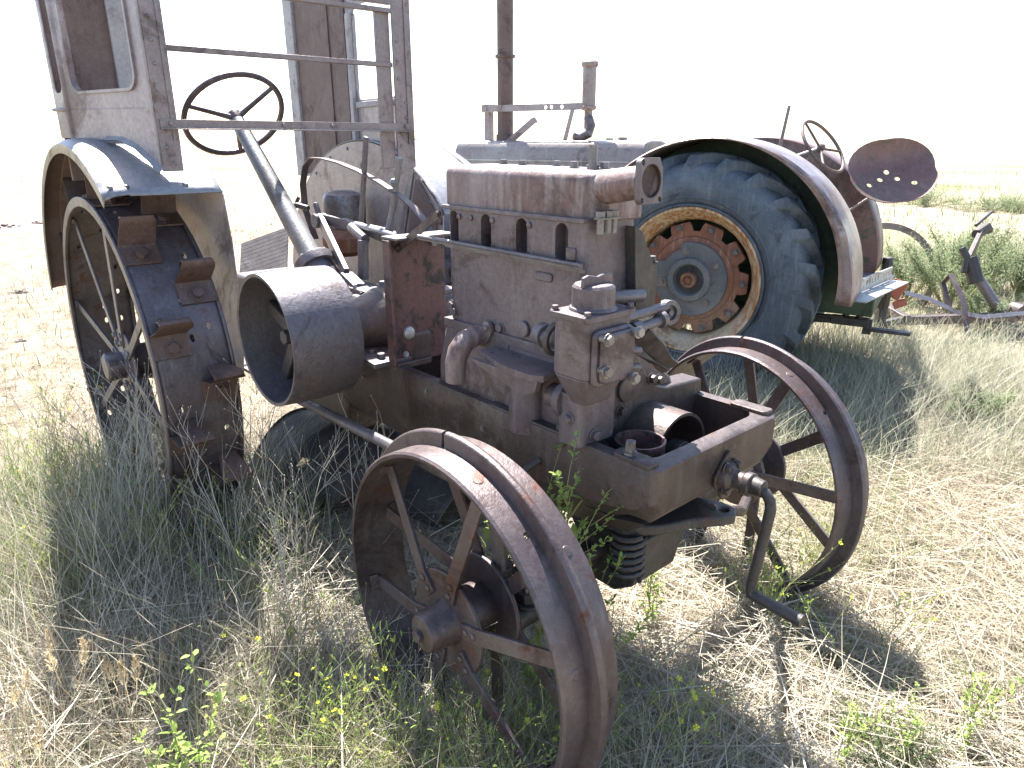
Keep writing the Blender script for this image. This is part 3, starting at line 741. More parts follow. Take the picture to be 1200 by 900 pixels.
# flush brown plate puts dark shading beside the far fender's seam; two studs
mb = MB(); mb.prism([(-1.74, .95), (-1.585, 1.40), (-1.52, 1.345), (-1.45, 1.26), (-1.42, .95)], Matrix(((1, 0, 0, 0), (0, 0, 1, .376), (0, 1, 0, 0), (0, 0, 0, 1))), .004); mb.bolt((-1.42, .38, 1.23), (0, -1, 0), .014, .012)
mb.dome((-2.03, .379, 1.44), (0, -1, 0), .016)
mb.each('fender_shading_and_studs', M['cabwood'], ff)
mb = MB(); mb.strip([(-1.775, .378, .98), (-1.615, .378, 1.44)], (1, 0, -.33), .035, .003); mb.build('fender_seam', M['galv'], ff)
# operator platform
mb = MB(); mb.box(-2.5, -1.5, -.46, .37, .70, .712); mb.build('platform', M['wheel'], T1)

# ---- cab
cabroot = MB()
XF = -1.60
def post(y0, y1, z0, z1, flip):
    mb = MB(); mb.box(XF - .003, XF + .003, y0, y1, z0, z1)
    ya = y0 if flip else y1
    mb.box(XF - .05, XF - .004, ya - .002, ya + .002, z0 + .02, z1); mb.box(XF + .0035, XF + .007, (y0 + y1) / 2 + .012, (y0 + y1) / 2 + .022, z0 + .1, z1)
    for z in (1.53, 1.58, 1.64, 1.70, 1.79, 1.86, 1.93): mb.dome((XF + .003, y0 + .02 + (.03 if z % .02 > .01 else 0), z), (1, 0, 0), .007)
    return mb
lp = post(-.640, -.575, 1.45, 2.13, True).build('cab', M['cabpost'], T1)
mb = post(.300, .388, 1.44, 2.13, False); mb.build('cab_post', M['cabpost'], lp)
mb = MB(); mb.box(XF + .006, XF + .030, -.632, .372, 1.586, 1.590); mb.box(XF + .006, XF + .010, -.632, .372, 1.590, 1.619)
for y in (-.60, -.2, .0, .34): mb.bolt((XF + .010, y, 1.606), (1, 0, 0), .007, .006)
mb.build('windshield_sill', M['cabpost'], lp, bevel=.001)
mb = MB(); mb.box(XF - .030, XF - .006, -.578, .302, 1.833, 1.851); mb.build('windshield_bar', M['cabpost'], lp, bevel=.002)
mb = MB(); mb.box(XF - .02, XF + .006, -.575, .302, 2.03, 2.047); mb.box(XF - .02, XF + .006, -.575, .302, 2.06, 2.12); mb.build('windshield_header', M['cabpost'], lp, bevel=.002)
mb = MB(); mb.box(XF - .03, XF - .012, .235, .298, 1.44, 2.05); mb.box(XF - .04, XF - .02, .282, .30, 1.47, 2.0); mb.build('inner_post', M['cabpost'], lp, bevel=.002)
# near side panel: leaves the post and runs rearward and outward
P0, P1 = Vector((XF - .01, -.640, 0)), Vector((-2.15, -.785, 0))
def side_frame(p0, p1): # x along panel, y up, z outward
    x = (p1 - p0).normalized(); y = Vector((0, 0, 1)); z = x.cross(y)
    m = Matrix.Identity(4)
    for i in range(3): m[i][0], m[i][1], m[i][2], m[i][3] = x[i], y[i], z[i], p0[i]
    return m, (p1 - p0).length
sf, SL = side_frame(P0, P1)
mb = MB(); mb.prism([(0, 1.45), (.10, 1.505), (.20, 1.545), (.33, 1.552), (SL, 1.552), (SL, 2.13), (0, 2.13)], sf, .006)
sp_ = mb.build('side_panel', M['cab'], lp)
cv = MB(); cv.prism(rounded(SL - .14, .36, .05, 6, SL / 2 + .005, 1.715 + .18), sf @ Matrix.Translation((0, 0, -.05)), .1); cut(sp_, cv)
mb = MB()
out = rounded(SL - .13, .37, .055, 6, SL / 2 + .005, 1.715 + .18); inn = rounded(SL - .15, .35, .048, 6, SL / 2 + .005, 1.715 + .18); N = len(out)
for z0, z1 in ((-.008, .014),):
    vs = [sf @ Vector((x, y, z1)) for x, y in out] + [sf @ Vector((x, y, z1)) for x, y in inn] + [sf @ Vector((x, y, z0)) for x, y in out] + [sf @ Vector((x, y, z0)) for x, y in inn]
    fs = []
    for i in range(N):
        j = (i + 1) % N; fs += [(i, j, N + j, N + i), (2 * N + i, 3 * N + i, 3 * N + j, 2 * N + j), (i, 2 * N + i, 2 * N + j, j), (N + i, N + j, 3 * N + j, 3 * N + i)]
    mb.add(vs, fs)
mb.build('window_frame', M['cab'], sp_)
mb = MB(); mb.tube([sf @ Vector((.04, 1.655, .006)), sf @ Vector((SL + .12, 1.662, .006))], .007, 8); mb.tube([sf @ Vector((SL, 1.55, .004)), sf @ Vector((SL, 2.13, .004))], .012, 8)
mb.tube([sf @ Vector((.015, 1.47, .004)), sf @ Vector((.015, 2.13, .004))], .006, 8)
for z in (1.57, 1.70): mb.dome(sf @ Vector((SL - .01, z, .012)), sf.to_3x3() @ Vector((0, 0, 1)), .014)
mb.build('panel_bead', M['cab'], sp_)
# apron strip where the panel meets the fender
mb = MB(); pts = [sf @ Vector((x, z, .004)) for x, z in ((0, 1.46), (.06, 1.50), (.13, 1.54), (.22, 1.565), (.32, 1.566))]
mb.strip(pts, (.1, -.5, -.35), .05, .004); mb.build('panel_apron', M['galv'], sp_)
# second short section behind the seam
P2 = Vector((-2.28, -.80, 0)); s2, L2 = side_frame(P1, P2)
mb = MB(); mb.prism([(.012, 1.56), (L2, 1.56), (L2, 2.13), (.012, 2.13)], s2, .005)
q = mb.build('rear_quarter_panel', M['cab'], lp)
cv = MB(); cv.prism(rounded(L2 - .05, .35, .03, 6, L2 / 2, 1.72 + .175), s2 @ Matrix.Translation((0, 0, -.05)), .1); cut(q, cv)
# rear wall: two brown panels with pale trim boards at the opening
XR = -2.29
mb = MB(); mb.box(XR, XR + .02, -.79, -.56, 1.40, 2.13); mb.build('rear_panel', M['cabwood'], lp, bevel=.002)
mb = MB(); mb.box(XR + .021, XR + .04, -.57, -.44, 1.40, 2.13); mb.build('trim_board', M['trim'], lp, bevel=.003)
mb = MB(); mb.box(-2.75, -2.235, .445, .463, 1.38, 2.36); mb.box(-2.40, -2.385, .438, .445, 1.38, 2.36); mb.build('brown_side_panel', M['cabwood'], lp, bevel=.002)
mb = MB(); mb.box(-2.84, -2.745, .43, .47, 1.365, 2.36); mb.build('trim_board', M['trim'], lp, bevel=.003)
# far side wall with window opening
Q0, Q1 = Vector((XF - .05, .40, 0)), Vector((-2.232, .452, 0)); s3, L3 = side_frame(Q0, Q1)
mb = MB(); mb.prism([(0, 1.42), (L3, 1.42), (L3, 2.36), (0, 2.36)], s3, .006); w3 = mb.build('side_panel', M['cab'], lp)
cv = MB()
cv.prism(rounded(.42, .40, .05, 5, .30, 1.935), s3 @ Matrix.Translation((0, 0, -.05)), .1); cv.prism(rounded(.42, .12, .03, 5, .30, 2.26), s3 @ Matrix.Translation((0, 0, -.05)), .1)
cv.box(0, 0, 0, 0, 0, 0) if False else None
cut(w3, cv)
mb = MB(); mb.prism([(.515, 1.45), (.55, 1.45), (.55, 2.11), (.515, 2.11)], s3 @ Matrix.Translation((0, 0, -.02)), .04); mb.prism([(.06, 1.70), (.5, 1.70), (.5, 1.725), (.06, 1.725)], s3 @ Matrix.Translation((0, 0, -.012)), .024); mb.build('window_frame', M['trim'], w3, bevel=.002)
# ================================================================== SECOND TRACTOR (rubber tyres)
T2 = thing('rubber_tyred_tractor', 'green and red tractor with lugged rubber rear tyre, orange rusted rim and pan seat', 'tractor', (1.527, 5.164, 0), math.atan2(.519, -.854))
def rubber_wheel(yc, sg):
    f = frame((-.024, yc, .72), (0, sg, 0), (0, 0, 1)); z3 = f.to_3x3() @ Vector((0, 0, 1))
    mb = MB()
    prof = [(.452, .12), (.455, .150), (.475, .172), (.52, .188), (.58, .190), (.635, .184), (.678, .168), (.702, .138), (.714, .08), (.718, 0), (.714, -.08), (.702, -.138), (.678, -.168), (.635, -.184), (.58, -.19), (.52, -.188), (.475, -.172), (.455, -.15), (.452, -.12)]
    mb.lathe(prof, f, 90, closed=True)
    NL = 22
    for side in (1, -1):
        for k in range(NL):
            a0 = 2 * PI * (k + (.25 if side > 0 else .75)) / NL
            rows = []
            for u in range(7):
                t = u / 6; z = side * (-.012 + .185 * t); a = a0 - .30 * (1 - t) ** 1.15
                rb = np.interp(abs(z), [0, .08, .135, .165, .176], [.716, .712, .699, .674, .645]) - .014
                rt = np.interp(abs(z), [0, .08, .135, .165, .178], [.768, .766, .758, .736, .69])
                if u == 6: rt = .69
                w = .021 + .009 * t
                rows.append((z, a, rb, rt, w))
            vs = []
            for z, a, rb, rt, w in rows:
                for r, dw in ((rb, w * 1.45), (rt, w), (rt, -w), (rb, -w * 1.45)):
                    aa = a + dw / r; vs.append(f @ Vector((r * math.cos(aa), r * math.sin(aa), z + (0 if r == rt else side * .004))))
            fs = [(0, 1, 2, 3), tuple(len(vs) - 4 + i for i in (3, 2, 1, 0))] + [(i * 4 + q, i * 4 + (q + 1) % 4, i * 4 + 4 + (q + 1) % 4, i * 4 + 4 + q) for i in range(6) for q in range(4)]
            mb.add(vs, fs)
    w = mb.build('rear_wheel', M['tyre'], T2, bevel=.005, smooth=45)
    mb = MB()
    for r in (.50, .455): mb.lathe([(r, .183), (r + .008, .191), (r + .016, .186)], f, 80, caps=False)
    mb.build('sidewall_bead', M['tyre'], w)
    mb = MB()
    mb.lathe([(.450, .150), (.456, .170), (.450, .182), (.438, .180), (.428, .160), (.405, .120), (.385, .095), (.37, .06), (.36, -.02), (.372, -.02), (.39, .06), (.41, .10), (.43, .12), (.445, .150)], f, 80, closed=True)
    rim = mb.build('rim', M['rimring'], w)
    mb = MB(); lob = []
    NB = 10
    for k in range(NB):
        c = 2 * PI * k / NB + .3
        for da, r in ((-.17, .355), (.17, .355), (.20, .335), (.24, .298), (.38, .298), (.42, .335)): lob.append((r * math.cos(c + da), r * math.sin(c + da)))
    mb.prism(lob, f @ Matrix.Translation((0, 0, .052)), .02)
    mb.lathe([(.27, .065), (.262, .085), (.20, .095), (.20, .06)], f, 48)
    disc = mb.build('wheel_disc', M['rim2'], w, bevel=.004)
    mb = MB()
    for k in range(NB):
        c = 2 * PI * k / NB + .3; p = f @ Vector((.325 * math.cos(c), .325 * math.sin(c), .072)); mb.obox(frame(p, z3, f.to_3x3() @ Vector((math.cos(c), math.sin(c), 0))), .05, .044, .012); mb.bolt(p + z3 * .006, z3, .017, .018)
    mb.each('rim_clamp', M['rim2'], w, bevel=.002)
    mb = MB()
    for k in range(NB):
        c = 2 * PI * k / NB + .3; mb.bolt(f @ Vector((.325 * math.cos(c), .325 * math.sin(c), .084)), z3, .015, .022)
    mb.each('wheel_nut', M['hub2'], w)
    mb = MB()
    mb.prism([((.235 if not (.35 < a < 1.0) else .20) * math.cos(a), (.235 if not (.35 < a < 1.0) else .20) * math.sin(a)) for a in [2 * PI * k / 60 - 1.2 for k in range(60)]], f @ Matrix.Translation((0, 0, .092)), .028)
    mb.lathe([(.095, .12), (.10, .15), (.135, .148), (.142, .12)], f, 48)
    hubp = mb.build('hub_weight', M['hub2'], w, bevel=.004)
    mb = MB()
    for a, r in ((1.75, .185), (2.7, .19), (-1.0, .19), (.2, .18), (-2.4, .18)): mb.bolt(f @ Vector((r * math.cos(a), r * math.sin(a), .12)), z3, .017, .014)
    mb.prism(rounded(.05, .07, .006, 3, .185 * math.cos(1.75), .185 * math.sin(1.75)), f @ Matrix.Translation((0, 0, .12)), .004)
    mb.each('hub_bolt', M['bolt'], hubp)
    mb = MB(); mb.lathe([(.10, .10), (.05, .105), (.05, .15), (.046, .158), (.03, .158), (.025, .15), (.001, .15)], f, 32); mb.bolt(f @ Vector((0, 0, .15)), z3, .018, .015)
    mb.build('axle_end', M['orange'], w, bevel=.002)
rubber_wheel(.70, 1)
rubber_wheel(-.65, -1)
def fender2(yo, yi, sg, cx=-.105, Rf=.872):
    cz = .70; A0, A1, n = R(-2), R(150), 48
    rj = random.Random(9)
    mb = MB(); vs = []; fs = []
    for i in range(n + 1):
        a = PI - (A0 + (A1 - A0) * i / n)           # from rear, over the top, to the front
        dent = .012 * math.sin(i * .9) * math.exp(-((i - 12) / 7) ** 2) + .010 * math.exp(-((i - 9) / 2.0) ** 2) - .012 * math.exp(-((i - 17) / 2.2) ** 2)
        wsk = .012 + .075 * max(0, 1 - i / 26) ** 1.1
        for y, r in ((yi, Rf + .0), ((yi + yo) / 2, Rf + .004), (yo - sg * .012, Rf + .002), (yo, Rf - .006 + dent * .6), (yo + sg * dent * .7, Rf - wsk * .5), (yo, Rf - wsk)):
            vs.append(Vector((cx + r * math.cos(a), y, cz + r * math.sin(a))))
    m = 6
    for i in range(n):
        for j in range(m - 1): fs.append((i * m + j, (i + 1) * m + j, (i + 1) * m + j + 1, i * m + j + 1))
    mb.add(vs, fs)
    return mb
fo = fender2(.90, .44, 1).build('fender', M['fender2'], T2); md = fo.modifiers.new('sheet', 'SOLIDIFY'); md.thickness = .004
mb = MB(); vs = []; fs = []
for i in range(41):
    a = PI - R(0 + 146 * i / 40)
    for y in (.445, .885): vs.append(Vector((-.105 + .862 * math.cos(a), y, .70 + .862 * math.sin(a))))
for i in range(40): fs.append((2 * i, 2 * i + 1, 2 * i + 3, 2 * i + 2))
mb.add(vs, fs); o = mb.build('fender_lining', M['fender2in'], fo)
mb = MB(); pol = [(-.105 + .871 * math.cos(R(a)), .70 + .871 * math.sin(R(a))) for a in range(180, 28, -4)] + [(.45, .6), (-.97, .6)]
mb.prism(pol, Matrix(((1, 0, 0, 0), (0, 0, 1, .436), (0, 1, 0, 0), (0, 0, 0, 1))), .004); mb.build('fender_side', M['green'], fo)
f2 = fender2(-.85, -.43, -1).build('fender', M['redmetal'], T2); md = f2.modifiers.new('sheet', 'SOLIDIFY'); md.thickness = .004
pol2 = pol
mb = MB(); mb.prism(pol2, Matrix(((1, 0, 0, 0), (0, 0, 1, -.434), (0, 1, 0, 0), (0, 0, 0, 1))), .004); mb.build('fender_side', M['redmetal'], f2)
# body
mb = MB()
mb.box(-.32, 1.0, -.30, .30, .48, 1.02); mb.box(1.0, 2.2, -.24, .24, .50, 1.02); mb.lathe([(.17, -.62), (.2, -.3), (.2, .3), (.17, .62)], frame((0, 0, .715), (0, 1, 0)), 24)
mb.build('axle_housing', M['green'], T2, bevel=.02)
mb = MB(); mb.prism([(-.24, 1.02), (.24, 1.02), (.24, 1.48), (.20, 1.538), (.1, 1.553), (-.1, 1.553), (-.20, 1.538), (-.24, 1.48)], frame((.55, 0, 0), (1, 0, 0), (0, 1, 0)), 1.64)
hood = mb.build('hood', M['hood2'], T2, bevel=.012)
mb = MB(); mb.box(.57, 2.18, .238, .246, 1.40, 1.41); mb.tube([(.80, .05, 1.55), (.80, .05, 1.575)], .035, 16); mb.tube([(.95, -.05, 1.55), (.95, -.05, 1.57)], .03, 16); mb.build('hood_trim', M['zinc'], hood)
mb = MB(); mb.prism([(-.25, 0.55), (.25, 0.55), (.25, 1.42), (.16, 1.50), (-.16, 1.50), (-.25, 1.42)], frame((2.195, 0, 0), (1, 0, 0), (0, 1, 0)), .14); mb.build('radiator', M['hood2'], T2, bevel=.02)
mb = MB(); mb.tube([(1.85, .0, 1.40), (1.85, .0, 3.2)], .064, 20); mb.tube([(1.85, 0, 2.17), (1.85, 0, 2.19)], .08, 20); mb.tube([(1.85, 0, 1.40), (1.85, 0, 1.60)], .075, 20)
ex = mb.build('exhaust_pipe', M['cabwood'], T2)
mb = MB(); mb.box(1.98, 2.035, -.03, .03, 1.38, 1.82); mb.box(1.12, 2.035, .066, .074, 1.77, 1.82); mb.bolt((2.0, .074, 1.795), (0, 1, 0), .016, .014); mb.bolt((1.165, .074, 1.795), (0, 1, 0), .018, .018); mb.box(1.92, 2.035, -.08, .074, 1.821, 1.827)
br = mb.build('stack_bracket', M['cab'], T2, bevel=.003)
cv = MB()
for x in (1.30, 1.39, 1.44): cv.prism(circle(.014, 12, x, 1.795), Matrix(((1, 0, 0, 0), (0, 0, 1, .05), (0, 1, 0, 0), (0, 0, 0, 1))), .05)
cut(br, cv)
mb = MB(); mb.strip([(1.20, .083, 1.78), (1.30, .083, 1.41)], (1, 0, .3), .032, .007); mb.strip([(1.93, .09, 1.42), (1.535, .09, 1.70), (1.51, .09, 1.705)], (.6, 0, .8), .05, .007); mb.each('stay_strap', M['cab'], br)
mb = MB(); fr = frame((1.11, 0, 1.765), (0, 0, 1)); mb.lathe([(.03, -.13), (.032, 0), (.048, .005), (.06, .015), (.063, .03), (.052, .035), (.052, .30), (.064, .31), (.066, .335), (.052, .348), (.001, .353)], fr, 24)
ac = mb.build('air_precleaner', M['hood2'], T2)
mb = MB(); mb.tube([(1.11, 0, 1.72), (1.08, .01, 1.66), (1.09, .03, 1.60), (1.15, .04, 1.575), (1.20, .04, 1.59)], .036, 16); mb.build('intake_elbow', M['cabpost'], ac)
# steering wheel, column, lever
fr = frame((-.585, .02, 1.515), (-.75, .25, .6))
mb = MB(); mb.lathe([(.195 + .011 * math.cos(a), .011 * math.sin(a)) for a in [k * PI / 4 for k in range(8)]], fr, 48, closed=True); s2_ = mb.build('steering_wheel', M['cabwood'], T2)
mb = MB()
for a in (.3, 2.4, 4.5): mb.tube([fr @ Vector((0, 0, -.02)), fr @ Vector((.19 * math.cos(a), .19 * math.sin(a), 0))], .008, 8)
mb.lathe([(.02, -.04), (.026, .0), (.01, .012)], fr, 12); mb.build('wheel_spoke', M['cabwood'], s2_)
mb = MB(); mb.tube([fr @ Vector((0, 0, -.03)), (-.39, .0, 1.435), (.6, 0, 1.15)], .017, 10); mb.tube([(-.50, .0, 1.47), (-.45, 0, 1.30)], .010, 8); mb.build('steering_column', M['cabpost'], T2)
mb = MB(); mb.tube([(-.28, .05, 1.05), (-.32, .02, 1.539), (-.342, 0, 1.767)], .011, 8); mb.build('hand_lever', M['cabpost'], T2)
# pan seat: dished shell with holes, on a bent arm
mb = MB(); vs = []; fs = []; nr, na = 8, 36
sx = Vector((-.90, 0, .20)).normalized()
S0 = Vector((-.995, 0.0, 1.32)); SU = Vector((-.25, .60, .72)).normalized(); SX = Vector((-.854, -.519, .06)); SX = (SX - SU * SX.dot(SU)).normalized(); SV = SU.cross(SX)
vs.append(S0)
for i in range(1, nr + 1):
    r = i / nr
    for k in range(na):
        a = 2 * PI * k / na; sq = 1 + .10 * abs(math.sin(2 * a))
        x = .255 * r * math.cos(a) * sq; y = .205 * r * math.sin(a) * sq
        h = .085 * r ** 2.6 * (.75 + .9 * max(0, math.sin(a + .1))) - (.05 * r ** 2 * max(0, -math.sin(a)) ** 2)
        vs.append(S0 + SX * x + SV * y + SU * h)
for k in range(na): fs.append((0, 1 + k, 1 + (k + 1) % na))
for i in range(nr - 1):
    for k in range(na):
        a, b = 1 + i * na + k, 1 + i * na + (k + 1) % na; fs.append((a, a + na, b + na, b))
mb.add(vs, fs); seat = mb.build('seat', M['redmetal'], T2, smooth=60)
md = seat.modifiers.new('sheet', 'SOLIDIFY'); md.thickness = .005; md.offset = 0
dg = bpy.context.evaluated_depsgraph_get(); seat_me = bpy.data.meshes.new_from_object(seat.evaluated_get(dg)); seat.modifiers.clear(); seat.data = seat_me
cv = MB()
for x, y in ((-.135, -.045), (-.055, .0), (.0, .055), (.05, -.005), (.135, -.06)): cv.prism(circle(.017, 16, x, y), Matrix(((SX.x, SV.x, SU.x, S0.x), (SX.y, SV.y, SU.y, S0.y), (SX.z, SV.z, SU.z, S0.z), (0, 0, 0, 1))) @ Matrix.Translation((0, 0, -.08)), .2)
cut(seat, cv)
mb = MB(); mb.strip([(-.45, 0, .83), (-.747, 0, 1.082), (-.90, -.02, 1.205), (-.94, -.03, 1.22), (-1.0, -.04, 1.226), (-1.16, -.05, 1.236)], (0, 1, 0), .06, .012); mb.build('seat_arm', M['cab'], T2, bevel=.002)
# platform step with slotted edge, drawbar
mb = MB(); mb.box(-1.10, -.49, -.42, .42, .652, .66); mb.build('platform', M['cab'], T2)
T2M = (Matrix.Translation(T2.location) @ Matrix.Rotation(T2.rotation_euler.z, 4, 'Z')).inverted()
SA, SB = T2M @ ground_at(990, 350, .675), T2M @ ground_at(1043, 327, .675)
sx_ = (SB - SA).normalized(); sx_.z = 0; sn = Vector((0, 0, 1)).cross(sx_); SLn = (SB - SA).length
if sn.x > 0: sn = -sn
SF = Matrix(((sx_.x, sn.x, 0, SA.x), (sx_.y, sn.y, 0, SA.y), (0, 0, 1, SA.z), (0, 0, 0, 1)))
mb = MB(); mb.obox(SF @ Matrix.Translation((SLn / 2, 0, .04)), SLn, .012, .085); mb.obox(SF @ Matrix.Translation((SLn / 2, .062, -.008)), SLn, .11, .008)
st = mb.build('step_plate', M['zinc'], T2, bevel=.002)
cv = MB()
for k in range(16):
    if k % 6 != 5: cv.obox(SF @ Matrix.Translation((.03 + k * (SLn - .05) / 15, 0, .045)), .022, .08, .034)
cut(st, cv)
mb = MB(); mb.box(-1.06, -.2, -.30, .42, .52, .645); mb.build('rear_frame', M['green'], T2, bevel=.01)
mb = MB(); mb.tube([(-.50, .32, .44), (-.84, .31, .455), (-.99, .30, .46)], .022, 10); mb.box(-1.04, -.82, .26, .34, .435, .485); mb.box(-1.06, -1.01, .28, .33, .39, .48); mb.box(-1.28, -1.01, .27, .33, .41, .43)
for x in (-.90, -.98): mb.tube([(x, .30, .48), (x, .30, .535)], .02, 8)
mb.strip([(-.40, .33, .46), (-.89, .33, .49)], (0, 1, 0), .05, .012)
mb.build('drawbar', M['dark'], T2, bevel=.003)
# front wheels (mostly hidden)
for yy in (.30, -.30):
    f = frame((2.2, yy, .38), (0, 1 if yy > 0 else -1, 0)); mb = MB(); mb.lathe([(.25, .06), (.30, .08), (.36, .07), (.385, .03), (.385, -.03), (.36, -.07), (.30, -.08), (.25, -.06)], f, 48, closed=True)
    fw = mb.build('front_wheel', M['tyre'], T2); mb = MB(); mb.lathe([(.255, .05), (.24, .03), (.06, .02), (.06, .06), (.001, .06)], f, 32); mb.build('wheel_disc', M['rim2'], fw)
mb = MB(); mb.tube([(2.2, -.28, .38), (2.2, .28, .38)], .04, 10); mb.box(2.11, 2.29, -.12, .12, .38, .56); mb.build('front_axle', M['green'], T2)

# ================================================================== LOOSE THINGS
def at_t1(p): return Matrix.Translation(T1.location) @ Matrix.Rotation(T_ROT, 4, 'Z') @ Vector(p)
# pipe ring standing in the trough
p = at_t1((.10, -.145, .725))
mb = MB(); mb.lathe([(.060, 0), (.060, .045), (.0615, .05), (.060, .055), (.0605, .135), (.062, .142), (.056, .142), (.055, 0)], Matrix.Identity(4), 40, closed=True)
o = mb.build('pipe_ring', M['redplate']); o.location = p; tag(o, 'short rusty red iron pipe ring standing in the open frame trough', 'pipe ring')
# bent black sheet lying in the weeds behind the near front wheel
def sheet():
    c0 = Vector((-1.45, .0, 0))
    t = thing('bent_sheet_metal', 'bent dark sheet metal casing lying in the weeds behind the near front wheel', 'sheet metal', at_t1(c0), T_ROT)
    mb = MB(); vs = []; fs = []; nu, nv = 30, 20
    near = [Vector((-1.98, -.36, 0)), Vector((-1.66, -.41, 0)), Vector((-1.42, -.25, 0)), Vector((-1.36, -.02, 0)), Vector((-1.02, .02, 0))]
    far = [Vector((-1.98, .22, 0)), Vector((-1.7, .30, 0)), Vector((-1.4, .42, 0)), Vector((-1.1, .5, 0)), Vector((-.88, .5, 0))]
    def ev(pts, u):
        k = min(3, int(u * 4)); f = u * 4 - k; f = f * f * (3 - 2 * f) * .5 + f * .5; return pts[k].lerp(pts[k + 1], f)
    for i in range(nu + 1):
        for j in range(nv + 1):
            u, v = i / nu, j / nv
            p = ev(near, u).lerp(ev(far, u), v); z = .01 + .34 * math.sin(PI * (.02 + .95 * v)) ** .6 * (.72 + .28 * math.sin(PI * min(1, u * .8 + .28))) + .008 * math.sin(u * 14 + v * 6) - .05 * math.exp(-((u - .45) / .12) ** 2 - ((v - .3) / .15) ** 2)
            vs.append(p - c0 + Vector((0, 0, z)))
    hole = {(14, 4), (15, 4), (15, 5), (9, 3), (19, 6), (20, 6), (20, 7)}
    for i in range(nu):
        for j in range(nv):
            if (i, j) not in hole: a = i * (nv + 1) + j; fs.append((a, a + nv + 1, a + nv + 2, a + 1))
    mb.add(vs, fs); o = mb.build('panel', M['black'], t, smooth=60); md = o.modifiers.new('sheet', 'SOLIDIFY'); md.thickness = .003
    mb = MB(); mb.tube([vs[j] for j in range(nv + 1)], .008, 8); mb.build('rolled_edge', M['black'], o)
sheet()
# slatted panel lying beyond the pulley
pc = ground_at(305, 322, .12)
t = thing('slatted_panel', 'weathered grey slatted panel lying tilted on the ground beyond the belt pulley', 'slatted panel', (pc.x + .02, pc.y + .05, .16), R(38))
t.rotation_euler = (R(58), R(-18), R(-20))
for k in range(17):
    mb = MB(); mb.box(-.36, .36, -.40 + k * .05, -.40 + k * .05 + .046, -.008, .008); mb.build('slat', M['slat'], t, bevel=.003)
mb = MB()
for x in (-.24, .0, .24): mb.box(x - .03, x + .03, -.42, .44, -.032, -.010)
mb.build('batten', M['slat'], t, bevel=.003)
# implement in the weeds on the right
im = thing('field_cultivator', 'rusty farm implement frame half buried in green weeds behind the pan seat', 'implement', (3.9, 6.0, 0), 0)
def L_(p): return Vector(p) - Vector((3.9, 6.0, 0))
mb = MB(); mb.bar(L_((3.80, 5.95, .52)), L_((4.10, 6.28, .81)), .035, .07); mb.tube([L_((4.04, 6.25, .78)), L_((4.16, 6.32, .83)), L_((4.2, 6.33, .80))], [.045, .05, .035], 9); mb.tube([L_((3.78, 6.0, .70)), L_((3.82, 5.96, .62)), L_((3.80, 5.94, .50))], .03, 8); mb.tube([L_((4.05, 6.3, .85)), L_((4.3, 6.5, .95))], .015, 8); mb.tube([L_((3.85, 5.98, .62)), L_((3.9, 5.9, .42))], .06, 10)
mb.build('lift_arm', M['dark'], im, bevel=.004)
mb = MB(); mb.tube([L_((3.90, 5.95, .50)), L_((4.02, 5.85, .30)), L_((4.12, 5.75, .14))], .042, 14); mb.build('frame_pipe', M['cabpost'], im)
mb = MB(); mb.bar(L_((3.2, 5.65, .16)), L_((4.25, 5.75, .17)), .07, .07); mb.bar(L_((3.3, 6.7, .20)), L_((3.2, 5.6, .18)), .06, .06); mb.bar(L_((4.2, 6.7, .20)), L_((4.15, 5.7, .16)), .06, .06); mb.tube([L_((4.2, 5.68, .22)), L_((4.2, 5.82, .22))], .06, 12); mb.build('toolbar', M['wheel'], im, bevel=.004)
mb = MB(); mb.strip([L_((3.15, 5.6, .40)), L_((3.35, 5.6, .35)), L_((3.6, 5.6, .24)), L_((3.85, 5.65, .19)), L_((4.25, 5.68, .22))], (0, .3, 1), .035, .008); mb.build('curved_bar', M['cab'], im)
for x in (3.62,):
    mb = MB(); mb.strip([L_((x, 5.7, .18)), L_((x, 5.9, .42)), L_((x + .02, 5.85, .5)), L_((x, 5.6, .35)), L_((x, 5.45, .1)), L_((x, 5.5, 0))], (1, 0, 0), .04, .012); mb.build('spring_tine', M['wheel'], im)
mb = MB(); mb.bar(L_((2.86, 5.35, 0)), L_((2.84, 5.35, .60)), .07, .06); mb.tube([L_((2.84, 5.35, .58)), L_((2.83, 5.35, .72))], [.05, .035], 10); mb.tube([L_((2.84, 5.33, .35)), L_((2.80, 5.25, .52))], .045, 10); mb.bar(L_((2.86, 5.35, .2)), L_((3.2, 5.65, .17)), .05, .05); mb.build('hitch_post', M['dark'], im, bevel=.006)
mb = MB(); mb.bar(L_((2.89, 5.32, .42)), L_((2.94, 5.30, .55)), .02, .10); mb.bar(L_((2.91, 5.31, .36)), L_((2.99, 5.28, .40)), .02, .06); mb.build('painted_guard', M['paint_red'], im, bevel=.003)
hp = thing('iron_hoop', 'bare curved flat iron hoop standing in weeds behind the pan seat', 'hoop', (3.62, 7.0, 0), R(-8))
mb = MB(); mb.strip([(.52 * math.cos(R(a)) * 1.15, 0, .26 + .52 * math.sin(R(a))) for a in range(-28, 209, 6)], (0, 1, 0), .05, .012)
pts = [(.52 * math.cos(R(a)) * 1.15, 0, .26 + .52 * math.sin(R(a))) for a in range(-28, 209, 6)]
mb.v = []; mb.f = []; mb.lathe([(.50, -.006), (.56, -.006), (.56, .006), (.50, .006)], frame((0, 0, .24), (0, -1, 0), (1, 0, 0)), 60, closed=True, a0=R(-28), a1=R(208)); mb.build('hoop_band', M['cabpost'], hp)
